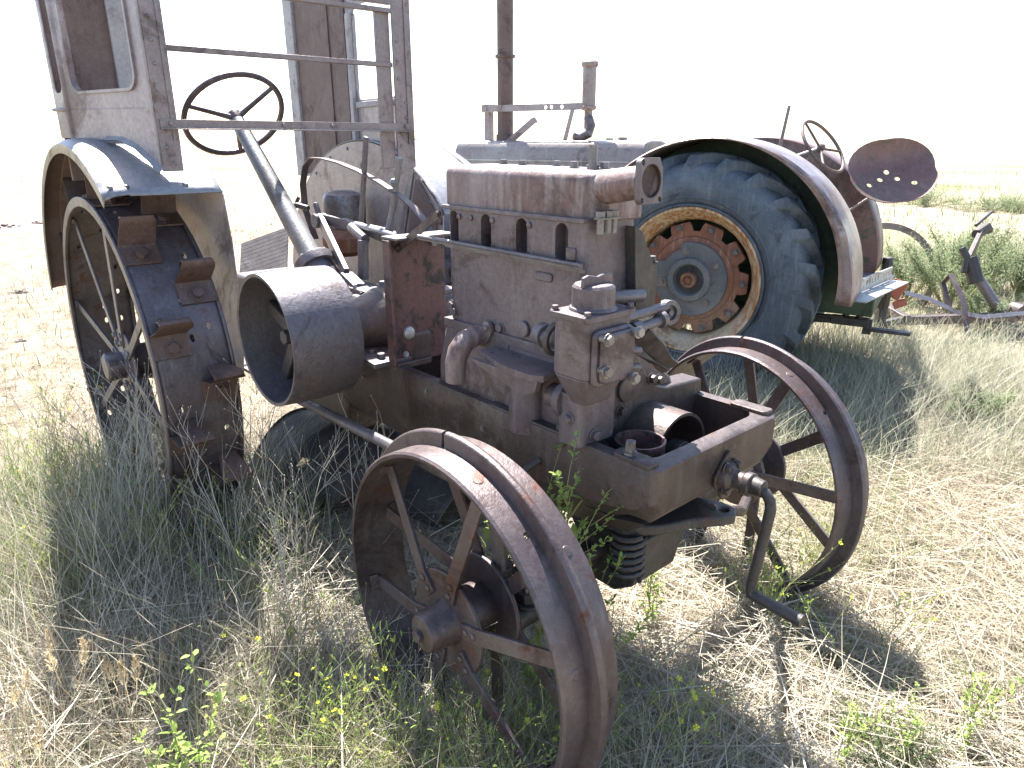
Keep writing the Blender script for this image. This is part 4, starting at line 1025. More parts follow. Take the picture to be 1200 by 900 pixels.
for i, (px_, py_, r, lab) in enumerate(((30, 345, .10, 'low brown dirt clod on the bare ground left of the steel rear wheel'), (62, 343, .06, 'small dirt clod beside a larger one left of the rear fender'), (12, 268, .16, 'dry brown dirt clod farthest out on the pale bare ground'), (48, 350, .05, 'small round dirt clod between two bigger clods on bare ground'), (15, 352, .04, 'tiny dirt clod left of the largest clod on bare ground'), (25, 400, .035, 'tiny dirt clod nearest the camera on the bare ground at left'), (45, 262, .10, 'dirt clod beside the farthest clod on the pale ground'))):
    g = ground_at(px_, py_); mb = MB(); rr = random.Random(i + 4); f = Matrix.Identity(4)
    prof_n = 10; vs = []; fs = []
    for a in range(7):
        for k in range(14):
            th, ph = a / 6 * PI / 2, k / 14 * 2 * PI; q = r * (.75 + .5 * rr.random()); vs.append((q * 1.5 * math.cos(ph) * math.sin(th + .02), q * math.sin(ph) * math.sin(th + .02), q * .55 * math.cos(th)))
    for a in range(6):
        for k in range(14): fs.append((a * 14 + k, a * 14 + (k + 1) % 14, a * 14 + 14 + (k + 1) % 14, a * 14 + 14 + k))
    mb.add(vs, fs); o = mb.build('dirt_clod', M['cabwood'], None, smooth=20); o.location = g; tag(o, lab, 'clod', 'dirt clods on the bare ground')
# ================================================================== GROUND
def gheight(x, y):
    return .035 * np.sin(x * 1.3 + .7) * np.sin(y * 1.1) + .02 * np.sin(x * 3.1 + y * 2.3) + .25 * np.clip((y - 12) / 60, 0, 1) * np.sin(x * .08 + y * .05)
def flat(x, y): return np.clip((np.hypot(x - .3, y - 2.6) - 3.2) / 3, 0, 1)
def gz(x, y): return gheight(x, y) * flat(x, y) * np.clip(1.5 - np.hypot(x, y) / 900, 0, 1)
def grid_axis(lim, fine, step):
    a = list(np.arange(-fine, fine + 1e-6, step)); v = fine; s_ = step
    out = []
    while v < lim: s_ *= 1.25; v += s_; out.append(v)
    return np.array([-q for q in out[::-1]] + a + out)
gx = grid_axis(1500, 7, .12); gy = grid_axis(1500, 9, .12)
X, Y = np.meshgrid(gx, gy, indexing='ij'); Z = gz(X, Y)
vv = np.stack([X, Y, Z], -1).reshape(-1, 3); ny = len(gy)
ii, jj = np.meshgrid(np.arange(len(gx) - 1), np.arange(ny - 1), indexing='ij'); a = (ii * ny + jj).ravel()
qf = np.stack([a, a + ny, a + ny + 1, a + 1], -1)
def np_mesh(name, v, faces, mat, col=None, smooth=True):
    """faces: array (n,4) or (n,3)"""
    me = bpy.data.meshes.new(name); k = faces.shape[1]
    me.vertices.add(len(v)); me.vertices.foreach_set('co', np.ascontiguousarray(v, np.float32).ravel())
    me.loops.add(faces.size); me.loops.foreach_set('vertex_index', np.ascontiguousarray(faces, np.int32).ravel())
    me.polygons.add(len(faces)); me.polygons.foreach_set('loop_start', np.arange(0, faces.size, k, dtype=np.int32))
    me.update(calc_edges=True); me.validate()
    if col is not None:
        at = me.color_attributes.new('tint', 'FLOAT_COLOR', 'POINT'); c4 = np.ones((len(v), 4), np.float32); c4[:, :3] = col; at.data.foreach_set('color', c4.ravel())
    if smooth: me.shade_smooth()
    me.materials.append(mat); o = bpy.data.objects.new(name, me); COL.objects.link(o); return o
gm, nt, b = new_mat('dry_field_soil')
tc = nd(nt, 'ShaderNodeTexCoord').outputs['Object']
n1, n2, n3, n4 = noise(nt, tc, .7, 8, .65), noise(nt, tc, 6, 8, .7), noise(nt, tc, 60, 6, .7), noise(nt, tc, .09, 4)
c = mixc(nt, ramp(nt, n2, .35, .65), (.18, .14, .10), (.38, .31, .23))
c = mixc(nt, ramp(nt, n1, .45, .7), c, (.44, .375, .285))
c = mixc(nt, ramp(nt, n4, .5, .62), c, (.22, .22, .11))
c = mixc(nt, .5, c, mixc(nt, ramp(nt, n3, .3, .7), (.45, .45, .45), (1.4, 1.4, 1.4)), 'MULTIPLY')
nt.links.new(c, b.inputs['Base Color']); b.inputs['Roughness'].default_value = .95; b.inputs['Specular IOR Level'].default_value = .1
bp = nd(nt, 'ShaderNodeBump'); bp.inputs['Strength'].default_value = .8; bp.inputs['Distance'].default_value = .03; ad = nt.nodes.new('ShaderNodeMath'); ad.operation = 'ADD'
nt.links.new(n3, ad.inputs[0]); nt.links.new(n2, ad.inputs[1]); nt.links.new(ad.outputs[0], bp.inputs['Height']); nt.links.new(bp.outputs[0], b.inputs['Normal'])
g = np_mesh('ground', vv, qf, gm); tag(g, kind='structure', label='pale dry field of bare earth and matted straw under the tractors', cat='ground')

# ================================================================== GRASS AND WEEDS
def leaf_mat(name, trans=.45, rough=.6):
    m, nt, b = new_mat(name)
    at = nd(nt, 'ShaderNodeAttribute'); at.attribute_name = 'tint'
    nt.links.new(at.outputs['Color'], b.inputs['Base Color']); b.inputs['Roughness'].default_value = rough; b.inputs['Specular IOR Level'].default_value = .25
    tr = nd(nt, 'ShaderNodeBsdfTranslucent'); nt.links.new(at.outputs['Color'], tr.inputs['Color'])
    mx = nd(nt, 'ShaderNodeMixShader'); mx.inputs[0].default_value = trans
    nt.links.new(b.outputs[0], mx.inputs[1]); nt.links.new(tr.outputs[0], mx.inputs[2]); nt.links.new(mx.outputs[0], nt.nodes['Material Output'].inputs['Surface']); return m
GM = leaf_mat('dry_grass_blade', .35); PM = leaf_mat('weed_leaf', .45)
def blades(base, head, height, lean, width, col, curl=1.0, seg=4):
    """base (n,3); lean = horizontal reach; returns verts, quads, colours"""
    n = len(base); t = np.linspace(0, 1, seg + 1)
    dx, dy = np.cos(head), np.sin(head)
    side = head + PI / 2 + rng.uniform(-.7, .7, n); sx, sy = np.cos(side), np.sin(side)
    wob = rng.uniform(-.5, .5, n)
    V = np.zeros((n, seg + 1, 2, 3), np.float32)
    for i, tt in enumerate(t):
        reach = lean * (tt ** (1 + curl)); up = height * (tt - .25 * curl * (lean / (np.abs(height) + lean + 1e-6)) * tt ** 2)
        bend = wob * .25 * (lean + height) * math.sin(tt * PI * .8) * .3
        x = base[:, 0] + dx * reach - dy * bend; y = base[:, 1] + dy * reach + dx * bend; z = base[:, 2] + up
        w = width * (1 - .82 * tt ** 1.5) * .5
        V[:, i, 0, 0] = x - sx * w; V[:, i, 0, 1] = y - sy * w; V[:, i, 0, 2] = z
        V[:, i, 1, 0] = x + sx * w; V[:, i, 1, 1] = y + sy * w; V[:, i, 1, 2] = z + (w * .3)
    k = (np.arange(n) * (seg + 1) * 2)[:, None] + (np.arange(seg) * 2)[None, :]; k = k.ravel()
    F = np.stack([k, k + 1, k + 3, k + 2], -1)
    C = np.repeat(col, (seg + 1) * 2, axis=0)
    return V.reshape(-1, 3), F, C
class Mass:
    def __init__(s): s.v = []; s.f = []; s.c = []; s.n = 0
    def put(s, v, f, c): s.v.append(v); s.f.append(f + s.n); s.c.append(c); s.n += len(v)
    def build(s, name, mat, label, cat):
        o = np_mesh(name, np.concatenate(s.v), np.concatenate(s.f), mat, np.concatenate(s.c)); tag(o, label, cat, kind='stuff'); return o
def palette(n, cols, jit=.25):
    cols = np.array(cols); c = cols[rng.integers(0, len(cols), n)] * rng.uniform(1 - jit, 1 + jit, (n, 1)); return np.clip(c, .01, .8)
STRAW = [(.42, .35, .24), (.48, .41, .30), (.34, .28, .19), (.40, .33, .235), (.28, .235, .17), (.36, .32, .25), (.24, .20, .15), (.44, .39, .30)]
GREY = [(.36, .32, .25), (.42, .38, .30), (.29, .26, .20), (.46, .42, .34)]
PALE = [(.56, .51, .41), (.62, .56, .45), (.50, .45, .36)]
LIME = [(.30, .34, .12), (.25, .31, .10), (.36, .37, .16)]
GREENS = [(.13, .18, .07), (.16, .21, .09), (.14, .19, .10), (.19, .23, .10), (.10, .15, .065)]
SAGE = [(.22, .26, .16), (.18, .22, .13), (.27, .29, .19), (.32, .32, .21)]
def scatter(n, x0, x1, y0, y1, clump=0, spread=.2):
    if clump:
        cx, cy = rng.uniform(x0, x1, clump), rng.uniform(y0, y1, clump); k = rng.integers(0, clump, n)
        x = cx[k] + rng.normal(0, spread, n); y = cy[k] + rng.normal(0, spread, n)
    else: x, y = rng.uniform(x0, x1, n), rng.uniform(y0, y1, n)
    return x, y
def pxof(x, y, z):
    w = z - EYE; d = y * CP - w * SP; bb = -(y * SP + w * CP); return 600 + FPX * x / d, 450 + FPX * bb / d
TRI = Matrix.Rotation(-T_ROT, 3, 'Z')
def t1_local(x, y):
    dx, dy = x - .353, y - 1.748; c_, s_ = math.cos(T_ROT), math.sin(T_ROT); return dx * c_ + dy * s_, -dx * s_ + dy * c_
mass = Mass(); green = Mass(); straw = Mass()
def region(px, py, poly):
    x0, y0, x1, y1 = poly; return (px > x0) & (px < x1) & (py > y0) & (py < y1)
def ok_field(x, y):
    """keep tall growth out of the machines"""
    lx, ly = t1_local(x, y)
    sheet = (lx > -1.25) & (lx < -.15) & (ly > -.75) & (ly < .1) & (rng.random(len(lx)) < .75)
    return ~((lx > -2.5) & (lx < .24) & (np.abs(ly) < .29)) & ~sheet
# lying dead straw everywhere near
def lay(n, x0, x1, y0, y1, lmin, lmax, cols, zmax, w=.0028, clump=0, spread=.3, mask=None):
    x, y = scatter(n, x0, x1, y0, y1, clump, spread)
    if mask is not None: q = mask(x, y); x, y = x[q], y[q]
    n = len(x); L = rng.uniform(lmin, lmax, n); z = gz(x, y) + rng.uniform(.004, zmax, n) * rng.random(n)
    v, f, c = blades(np.stack([x, y, z], -1), rng.uniform(0, 2 * PI, n), rng.uniform(-.02, .07, n), L, rng.uniform(.6, 1.5, n) * w, palette(n, cols), .15, 3)
    v[:, 2] = np.maximum(v[:, 2], gz(v[:, 0], v[:, 1]) + .003); straw.put(v, f, c)
lay(24000, -1.6, 3.2, 1.15, 4.2, .10, .42, STRAW + GREY, .07, .0030)
lay(5000, -.2, 3.0, 1.15, 3.2, .25, .75, STRAW + GREY + PALE, .13, .0036)
lay(2600, -1.5, .9, 1.15, 2.6, .25, .7, GREY + PALE, .20, .0030)
lay(9000, .2, 2.6, 1.15, 3.2, .10, .36, STRAW, .09, .0032, 60, .22)
lay(14000, -3.5, 6.5, 3.5, 9, .10, .35, STRAW, .05, .0045)
lay(5000, -.6, 1.2, 1.15, 1.9, .10, .36, GREY, .10, .0026, 30, .2)
def stand(n, x0, x1, y0, y1, hmin, hmax, cols, w, leanf=.5, clump=0, spread=.2, mask=None, tgt=None, seg=4):
    x, y = scatter(n, x0, x1, y0, y1, clump, spread)
    q = ok_field(x, y)
    if mask is not None: q &= mask(x, y)
    x, y = x[q], y[q]; n = len(x); h = rng.uniform(hmin, hmax, n) * rng.uniform(.6, 1, n)
    v, f, c = blades(np.stack([x, y, gz(x, y) - .01], -1), rng.uniform(0, 2 * PI, n), h, h * rng.uniform(.1, 1, n) * leanf * 2, rng.uniform(.7, 1.4, n) * w, palette(n, cols), .8, seg)
    (tgt or mass).put(v, f, c)
vis = lambda x, y: (lambda p: (p[0] > -150) & (p[0] < 1350))(pxof(x, y, 0 * x + .1))
# left: tall tangle round the steel rear wheel and between the wheels
lft = lambda x, y: vis(x, y) & ((y < 3.75) | (x > -1.9)) & (x < .15)
stand(4600, -2.5, -.3, 1.9, 3.4, .14, .40, SAGE + GREENS + LIME, .0034, .45, 90, .13, lft, green)
stand(2600, -2.1, -.2, 1.6, 3.2, .18, .48, GREY + STRAW, .0026, .45, 80, .15, lft)
stand(2600, -1.35, .05, 1.15, 1.75, .12, .36, LIME + SAGE + STRAW, .0024, .5, 70, .1, vis, green)
stand(2200, -1.9, -.7, 2.1, 3.2, .3, .66, PALE + SAGE + GREY, .0026, .4, 60, .1, lft)
stand(1700, -2.4, -.1, 1.5, 3.3, .30, .66, PALE + GREY + SAGE, .0024, .55, 120, .12, lft)
stand(1500, -1.5, -.1, 1.15, 2.2, .2, .46, PALE + GREY, .0022, .6, 70, .12, vis)
stand(3400, -1.6, .2, 1.15, 2.0, .10, .28, SAGE + STRAW + GREY, .0026, .6, 90, .12, vis, green)
stand(2500, -1.8, -.5, 1.2, 2.2, .12, .32, STRAW, .0028, .55, 70, .12, vis)
# under the machine
stand(2200, .45, 1.7, 2.2, 3.5, .10, .30, [(.26, .30, .13), (.34, .33, .19), (.40, .37, .25), (.20, .26, .10)], .0028, .5, 70, .1, vis, green)
stand(900, -.9, .9, 1.5, 3.6, .05, .16, STRAW + SAGE, .003, .8, 60, .15, None)
# bottom centre in front of the near wheel
stand(4200, -.55, .45, 1.12, 1.62, .12, .36, SAGE + LIME + STRAW + PALE, .0022, .55, 60, .09, None, green)
# right: fine pale grass between the tractors, in tufts
rgt = lambda x, y: vis(x, y)
stand(17000, .4, 3.6, 3.1, 5.4, .16, .44, [(.42, .40, .30), (.47, .44, .33), (.36, .36, .26), (.30, .31, .21), (.45, .43, .35)], .0030, .55, 260, .14, rgt)
stand(5000, .8, 3.4, 2.9, 5.6, .08, .22, SAGE + GREENS, .0034, .5, 60, .13, rgt, green)
stand(2200, .45, 1.9, 1.3, 2.6, .06, .22, SAGE + STRAW + GREENS, .0024, .55, 90, .09, vis, green)
stand(1200, .75, 1.9, 1.15, 1.9, .06, .20, GREENS + SAGE, .0028, .5, 22, .08, vis, green)
# farther field
stand(2600, -5.5, -1.4, 3.6, 9, .05, .16, STRAW + SAGE + LIME, .005, .7, 70, .16, vis)
stand(1500, -3.5, -.4, 4.2, 8, .08, .22, STRAW + LIME, .005, .6, 40, .2, vis)
stand(16000, 1.5, 9, 5.0, 11, .10, .32, [(.34, .33, .22), (.30, .30, .19), (.40, .37, .27), (.22, .25, .13)], .006, .5, 240, .3, rgt)
stand(4000, -6, 2, 5.5, 14, .06, .2, STRAW + SAGE, .008, .6, 110, .35, lambda x, y: vis(x, y))
stand(7000, 4, 30, 10, 40, .12, .4, [(.30, .31, .18), (.22, .26, .12), (.38, .36, .25)], .02, .5, 160, .9, rgt, seg=3)
stand(3500, -30, 6, 12, 45, .08, .28, STRAW + SAGE, .02, .5, 120, .9, rgt, seg=3)
straw.build('dead_straw', GM, 'matted dead straw lying over the ground around the tractors', 'straw')
mass.build('dry_grass', GM, 'pale dry standing grass growing around and between the two tractors', 'grass')
green.build('green_grass', PM, 'grey green standing grass and low weeds around the wheels', 'grass')
# ================================================================== SINGLE PLANTS
def plain(name, base, alt, trans=.35):
    m, nt, b = new_mat(name); tc = nd(nt, 'ShaderNodeTexCoord').outputs['Object']
    c = mixc(nt, ramp(nt, noise(nt, tc, 25, 4), .35, .65), base, alt); nt.links.new(c, b.inputs['Base Color']); b.inputs['Roughness'].default_value = .6; b.inputs['Specular IOR Level'].default_value = .2
    tr = nd(nt, 'ShaderNodeBsdfTranslucent'); nt.links.new(c, tr.inputs['Color']); mx = nd(nt, 'ShaderNodeMixShader'); mx.inputs[0].default_value = trans
    nt.links.new(b.outputs[0], mx.inputs[1]); nt.links.new(tr.outputs[0], mx.inputs[2]); nt.links.new(mx.outputs[0], nt.nodes['Material Output'].inputs['Surface']); return m
LM = plain('fresh_weed_leaf', (.20, .30, .07), (.30, .37, .10)); LD = plain('bush_leaf', (.155, .20, .10), (.225, .26, .145)); FM = plain('yellow_petal', (.62, .60, .06), (.55, .58, .10), .3)
SM = plain('weed_stem', (.30, .34, .13), (.42, .38, .20), .2); DM = plain('dry_twig', (.50, .46, .40), (.38, .34, .29), .0); FX = plain('foxtail_seed', (.62, .50, .31), (.68, .58, .40), .45); DB = plain('dark_bush_leaf', (.05, .085, .035), (.085, .12, .05))
def twig(mb, p, d, L, r, rr, depth, tips, kink=.25, nb=(2, 4), ang=.6, n=5):
    pts = [Vector(p)]; q = Vector(p); dd = Vector(d).normalized(); k = 5
    for i in range(k):
        dd = (dd + Vector((rr.uniform(-1, 1), rr.uniform(-1, 1), rr.uniform(-.4, .6))) * kink * .35).normalized(); q = q + dd * L / k; pts.append(q.copy())
    mb.tube(pts, [r * (1 - .6 * i / k) for i in range(k + 1)], n); tips.append((pts[-1], dd.copy(), depth))
    if depth > 0:
        for b in range(rr.randint(*nb)):
            i = rr.randint(1, k); side = Vector((rr.uniform(-1, 1), rr.uniform(-1, 1), rr.uniform(-.1, .5))).normalized()
            twig(mb, pts[i], (pts[i] - pts[i - 1]).normalized() + side * ang, L * rr.uniform(.35, .6), r * .55, rr, depth - 1, tips, kink, nb, ang, 4)
    return pts
def leafquad(mb, p, d, up, L, W):
    d = Vector(d).normalized(); s_ = d.cross(Vector(up)).normalized() if d.cross(Vector(up)).length > 1e-3 else Vector((1, 0, 0)); nn = s_.cross(d)
    p = Vector(p); mb.add([p, p + d * L * .35 + s_ * W * .5 + nn * L * .05, p + d * L * .75 + s_ * W * .35 + nn * L * .02, p + d * L - nn * L * .1, p + d * L * .75 - s_ * W * .35 + nn * L * .02, p + d * L * .35 - s_ * W * .5 + nn * L * .05, p + d * L * .45], [(0, 1, 6), (1, 2, 6), (2, 3, 6), (3, 4, 6), (4, 5, 6), (5, 0, 6)])
def rvec(rr, z=(-.3, .8)): return Vector((rr.uniform(-1, 1), rr.uniform(-1, 1), rr.uniform(*z)))
def place(o, px_, py_, top=None, s=1.0):
    g = ground_at(px_, py_); g.z = float(gz(g.x, g.y)) - .01; o.location = g; o.scale = (s, s, s); return o
def raw(mb, name, mat, parent=None, smooth=60):
    me = bpy.data.meshes.new(name); me.from_pydata([tuple(p) for p in mb.v], [], mb.f); me.materials.append(mat); o = bpy.data.objects.new(name, me); COL.objects.link(o); o.parent = parent
    if smooth: me.shade_smooth()
    return o
# proto makers ------------------------------------------------------
def flowering(seed, H, nst=5):
    rr = random.Random(seed); t = thing('flowering_weed', '-', 'weed'); mb, lb = MB(), MB(); tips = []
    for k in range(nst):
        d = Vector((rr.uniform(-.5, .5), rr.uniform(-.5, .5), 1)); twig(mb, (rr.uniform(-.05, .05), rr.uniform(-.05, .05), 0), d, H * rr.uniform(.6, 1), .0017, rr, 2, tips, .35, (2, 3), .7)
    for p, d, dep in tips:
        for q in range(2): leafquad(lb, p - d * rr.uniform(0, .05), d + rvec(rr) * .7, (0, 0, 1), rr.uniform(.010, .022), .004)
    raw(mb, 'stem', SM, t); raw(lb, 'foliage', LM, t)
    for p, d, dep in rr.sample(tips, min(len(tips), 8)):
        f = MB(); fr = frame(p, d + Vector((0, -.5, .6))); r = rr.uniform(.0042, .0068)
        for a in range(5):
            c, s_ = math.cos(a * 1.2566), math.sin(a * 1.2566); f.add([fr @ Vector((0, 0, 0)), fr @ Vector((r * (c - s_ * .45), r * (s_ + c * .45), .002)), fr @ Vector((r * 1.25 * c, r * 1.25 * s_, .003)), fr @ Vector((r * (c + s_ * .45), r * (s_ - c * .45), .002))], [(0, 1, 2, 3)])
        f.lathe([(r * .35, 0), (r * .3, .004), (.0001, .005)], fr, 6); raw(f, 'flower', FM, t)
    return t
def leafy(seed, H, n=5, dens=1.0, mat=None, bare=0):
    rr = random.Random(seed); t = thing('leafy_weed', '-', 'weed'); mb, lb = MB(), MB()
    for k in range(n):
        h = H * (1 if k == 0 else rr.uniform(.45, .9)); tips = []
        pts = twig(mb, (rr.uniform(-.02, .02), rr.uniform(-.02, .02), 0), (rr.uniform(-.25, .25) * (k > 0), rr.uniform(-.25, .25) * (k > 0), 1), h, .0035 if k == 0 else .002, rr, 1 if k else 2, tips, .15, (3, 5), .55)
        for p, d, dep in tips:
            for q in range(int(7 * dens)): leafquad(lb, p - d * rr.uniform(0, .09) + rvec(rr, (-1, 1)) * .006, d * .5 + rvec(rr), (0, 0, 1), rr.uniform(.010, .024), rr.uniform(.006, .013))
        for i in range(1, len(pts)):
            for q in range(int(9 * dens)): leafquad(lb, pts[i - 1].lerp(pts[i], rr.random()), rvec(rr, (-.2, .7)), (0, 0, 1), rr.uniform(.014, .034), rr.uniform(.006, .013))
    raw(mb, 'stem', SM, t); raw(lb, 'foliage', mat or LM, t); return t
def foxtail(seed, H):
    rr = random.Random(seed); t = thing('foxtail_plant', '-', 'foxtail'); mb, lb = MB(), MB()
    for k in range(3):
        a = rr.uniform(0, 6.28); mb.tube([(0, 0, 0), (.02 * math.cos(a), .02 * math.sin(a), H * .5), (.05 * math.cos(a), .05 * math.sin(a), H * rr.uniform(.75, 1))], [.0014, .0012, .001], 5)
        top = mb.v[-3]; d0 = Vector((.25 * math.cos(a), .25 * math.sin(a), 1)).normalized(); hd_ = MB(); Lh = rr.uniform(.05, .075)
        for i in range(110):
            z = rr.random(); r = .0075 * math.sin(min(1, z * 1.15 + .12) * PI) ** .7; ph = rr.uniform(0, 6.28); q = top + d0 * (z * Lh) + Vector((r * math.cos(ph), r * math.sin(ph), 0))
            leafquad(hd_, q, d0 * 1.4 + Vector((math.cos(ph), math.sin(ph), 0)) * .55, (0, 0, 1), rr.uniform(.010, .018), .0028)
        raw(hd_, 'seed_head', FX, t)
    for k in range(5): a = rr.uniform(0, 6.28); lb.strip([(0, 0, .01), (.03 * math.cos(a), .03 * math.sin(a), H * .35), (.10 * math.cos(a), .10 * math.sin(a), H * .5)], (-math.sin(a), math.cos(a), 0), .004, .0005)
    raw(mb, 'stem', FX, t); [raw(q, 'leaf', FX, t) for q in lb.islands()]; return t
def stalk(seed, H, n=3, lean=.2, nb=(3, 5), kink=.3):
    rr = random.Random(seed); mb = MB(); tips = []
    for k in range(n): twig(mb, (rr.uniform(-.03, .03), rr.uniform(-.03, .03), 0), (rr.uniform(-lean, lean), rr.uniform(-lean, lean), 1), H * (1 if k == 0 else rr.uniform(.5, .95)), .0030, rr, 2, tips, kink, nb, .6)
    for p, d, dep in tips: mb.tube([p, p + d * .006], [.002, .001], 4)
    return raw(mb, 'dry_stalk', DM)
def bush(seed, W, H, nleaf, mat, L=(.03, .06)):
    rr = random.Random(seed); t = thing('bush', '-', 'bush'); mb, lb = MB(), MB()
    lobes = []
    for k in range(17):
        a = rr.uniform(0, 6.28); d = Vector((math.cos(a) * rr.uniform(.2, 1), math.sin(a) * rr.uniform(.2, 1), rr.uniform(.6, 1.4))); pts = [Vector((0, 0, 0)), Vector((d.x * W * .25, d.y * W * .25, d.z * H * .4)), Vector((d.x * W * .5, d.y * W * .5, min(H, d.z * H * .75)))]
        mb.tube(pts, [.008, .006, .003], 5); lobes.append((pts[1], pts[2]))
    for i in range(nleaf):
        a, b_ = rr.choice(lobes); p = a.lerp(b_, rr.uniform(.05, 1.15)) + rvec(rr, (-1, 1)) * W * .14 * rr.random(); leafquad(lb, p, rvec(rr, (-.2, 1)), (0, 0, 1), rr.uniform(*L), rr.uniform(.3, .5) * L[0])
    raw(mb, 'stem', SM, t); raw(lb, 'foliage', mat, t); return t
def spread(make, protos, items, group):
    src = [make(*a) for a in protos]; used = [False] * len(src)
    for k, it in enumerate(items):
        i, px_, py_, s_, rz, lab = it
        o = src[i] if not used[i] else copy_tree(src[i]); used[i] = True
        place(o, px_, py_, None, s_); o.rotation_euler.z = rz; o['label'] = lab
        if group: o['group'] = group
        if not o.get('category'): o['category'] = 'dry stalk'
spread(flowering, [(1, .38, 6), (2, .34, 6), (3, .42, 6), (14, .30, 6)], [
    (0, 480, 880, 1.0, 0, 'wiry green weed with yellow flowers just left of the near front wheel hub'),
    (1, 560, 905, 1.0, 1.2, 'wiry weed with yellow flowers directly under the near front wheel hub'),
    (2, 655, 925, 1.0, 2.1, 'wiry weed with yellow flowers overlapping the bottom of the near front wheel rim'),
    (3, 735, 915, 1.1, .6, 'sparse yellow flowered weed just right of the near front wheel bottom'),
    (1, 390, 905, 1.1, 3.0, 'yellow flowered weed at the bottom left of the near front wheel'),
    (0, 330, 800, 1.0, 2.2, 'yellow flowered weed in deep shade between the front wheel and the tall leafy weed'),
    (2, 260, 660, .9, .9, 'yellow dotted weed in the tangle in front of the belt pulley'),
    (3, 450, 950, 1.0, 4.0, 'low yellow flowered weed nearest the camera under the front wheel'),
    (3, 300, 600, 1.1, 5.0, 'yellow dotted weed beside the bent dark sheet metal casing'),
    (2, 880, 720, .8, 3.6, 'pale wiry weed growing through the crank handle'),
    (0, 925, 700, .85, 1.6, 'wiry yellow green weed between the crank handle and the far front wheel'),
    (1, 800, 880, .8, 2.6, 'small yellow flowered weed in the straw below the crank handle'),
    (3, 1010, 790, .9, 1.0, 'thin flowering weed in straw below the far front wheel')], 'yellow flowered weeds around the front wheels')
def feathery(seed, H, nst=12): 
    t = flowering(seed, H, nst); t.name = 'feathery_weed'; return t
spread(feathery, [(61, .42, 13), (62, .34, 15), (63, .28, 14)], [
    (0, 75, 560, 1.1, 0, 'feathery pale green weed left of the steel rear wheel foot'),
    (1, 130, 610, 1.2, 1.3, 'feathery green weed directly before the steel rear wheel rim'),
    (2, 40, 610, 1.2, 2.4, 'feathery weed at the left edge beside the bare bright ground'),
    (0, 200, 690, .9, 3.1, 'feathery weed in the middle of the shaded tangle at left'),
    (1, 290, 720, .9, 4.0, 'feathery weed between the shaded tangle and the bent sheet metal'),
    (2, 60, 720, 1.1, 5.0, 'feathery weed among the straw just above the foxtails'),
    (2, 410, 900, .9, .5, 'feathery low weed left of the near front wheel hub'),
    (1, 500, 930, .8, 1.9, 'feathery low weed in front of the near front wheel hub'),
    (2, 600, 930, .9, 2.9, 'feathery low weed in front of the near front wheel rim bottom'),
    (0, 310, 890, .6, 3.7, 'feathery weed right of the tallest leafy weed'),
    (1, 700, 900, .7, 4.6, 'feathery low weed at the right foot of the near front wheel'),
    (2, 905, 745, 1.0, .2, 'feathery yellow green weed under the crank handle grip'),
    (2, 945, 690, .9, 2.0, 'feathery weed in front of the far front wheel lower rim'),
    (0, 450, 960, .8, 1.1, 'feathery tall weed at the bottom edge left of the near front wheel'),
    (1, 560, 965, .9, 2.7, 'feathery weed at the bottom edge under the near front wheel'),
    (1, 350, 940, .9, 5.3, 'feathery weed at the bottom edge right of the short leafy weed')], 'feathery weeds around the wheels')
spread(leafy, [(21, .70, 9, 2.4), (22, .32, 3, .5), (23, .40, 4, .9)], [
    (0, 677, 887, .80, 0, 'bright green leafy weed standing tall in front of the trough corner'),
    (2, 235, 1010, 1.05, .8, 'tallest bright green leafy weed with pale buds left of the near front wheel'),
    (1, 622, 838, 2.0, 1.9, 'small budding weed between the near front wheel and the trough side'),
    (1, 765, 745, 1.0, 3.3, 'thin budding weed right of the tall leafy weed at the trough corner'),
    (2, 330, 960, .55, 2.2, 'short green leafy weed beside the tall bud topped one'),
    (2, 1060, 900, .5, 1.1, 'bright green leafy weed in the straw at the bottom right'),
    (1, 1120, 880, .8, .3, 'thin green weed farthest right along the bottom'),
    (1, 980, 905, .7, .3, 'thin green budding weed right of centre at the bottom')], 'leafy green weeds around the machine')
spread(foxtail, [(31, .26), (32, .22), (33, .29)], [
    (0, 90, 850, 1.0, .3, 'tan foxtail clump left of the others with one upright plume'),
    (1, 165, 880, 1.1, 1.2, 'tan foxtail with thick paired plumes beside the tall leafy weed'),
    (2, 30, 900, .9, 2.2, 'tan foxtail nearest the left edge'),
    (1, 130, 800, .9, 3.9, 'foxtail with pale plumes standing behind the paired plumes'),
    (0, 200, 820, .8, 5.2, 'foxtail with leaning plumes closest to the near front wheel'),
    (2, 55, 985, .9, 4.2, 'low foxtail at the bottom left corner')], 'tan foxtails at the bottom left')
def stalks(seed, H, n, lean): return stalk(seed, H, n, lean)
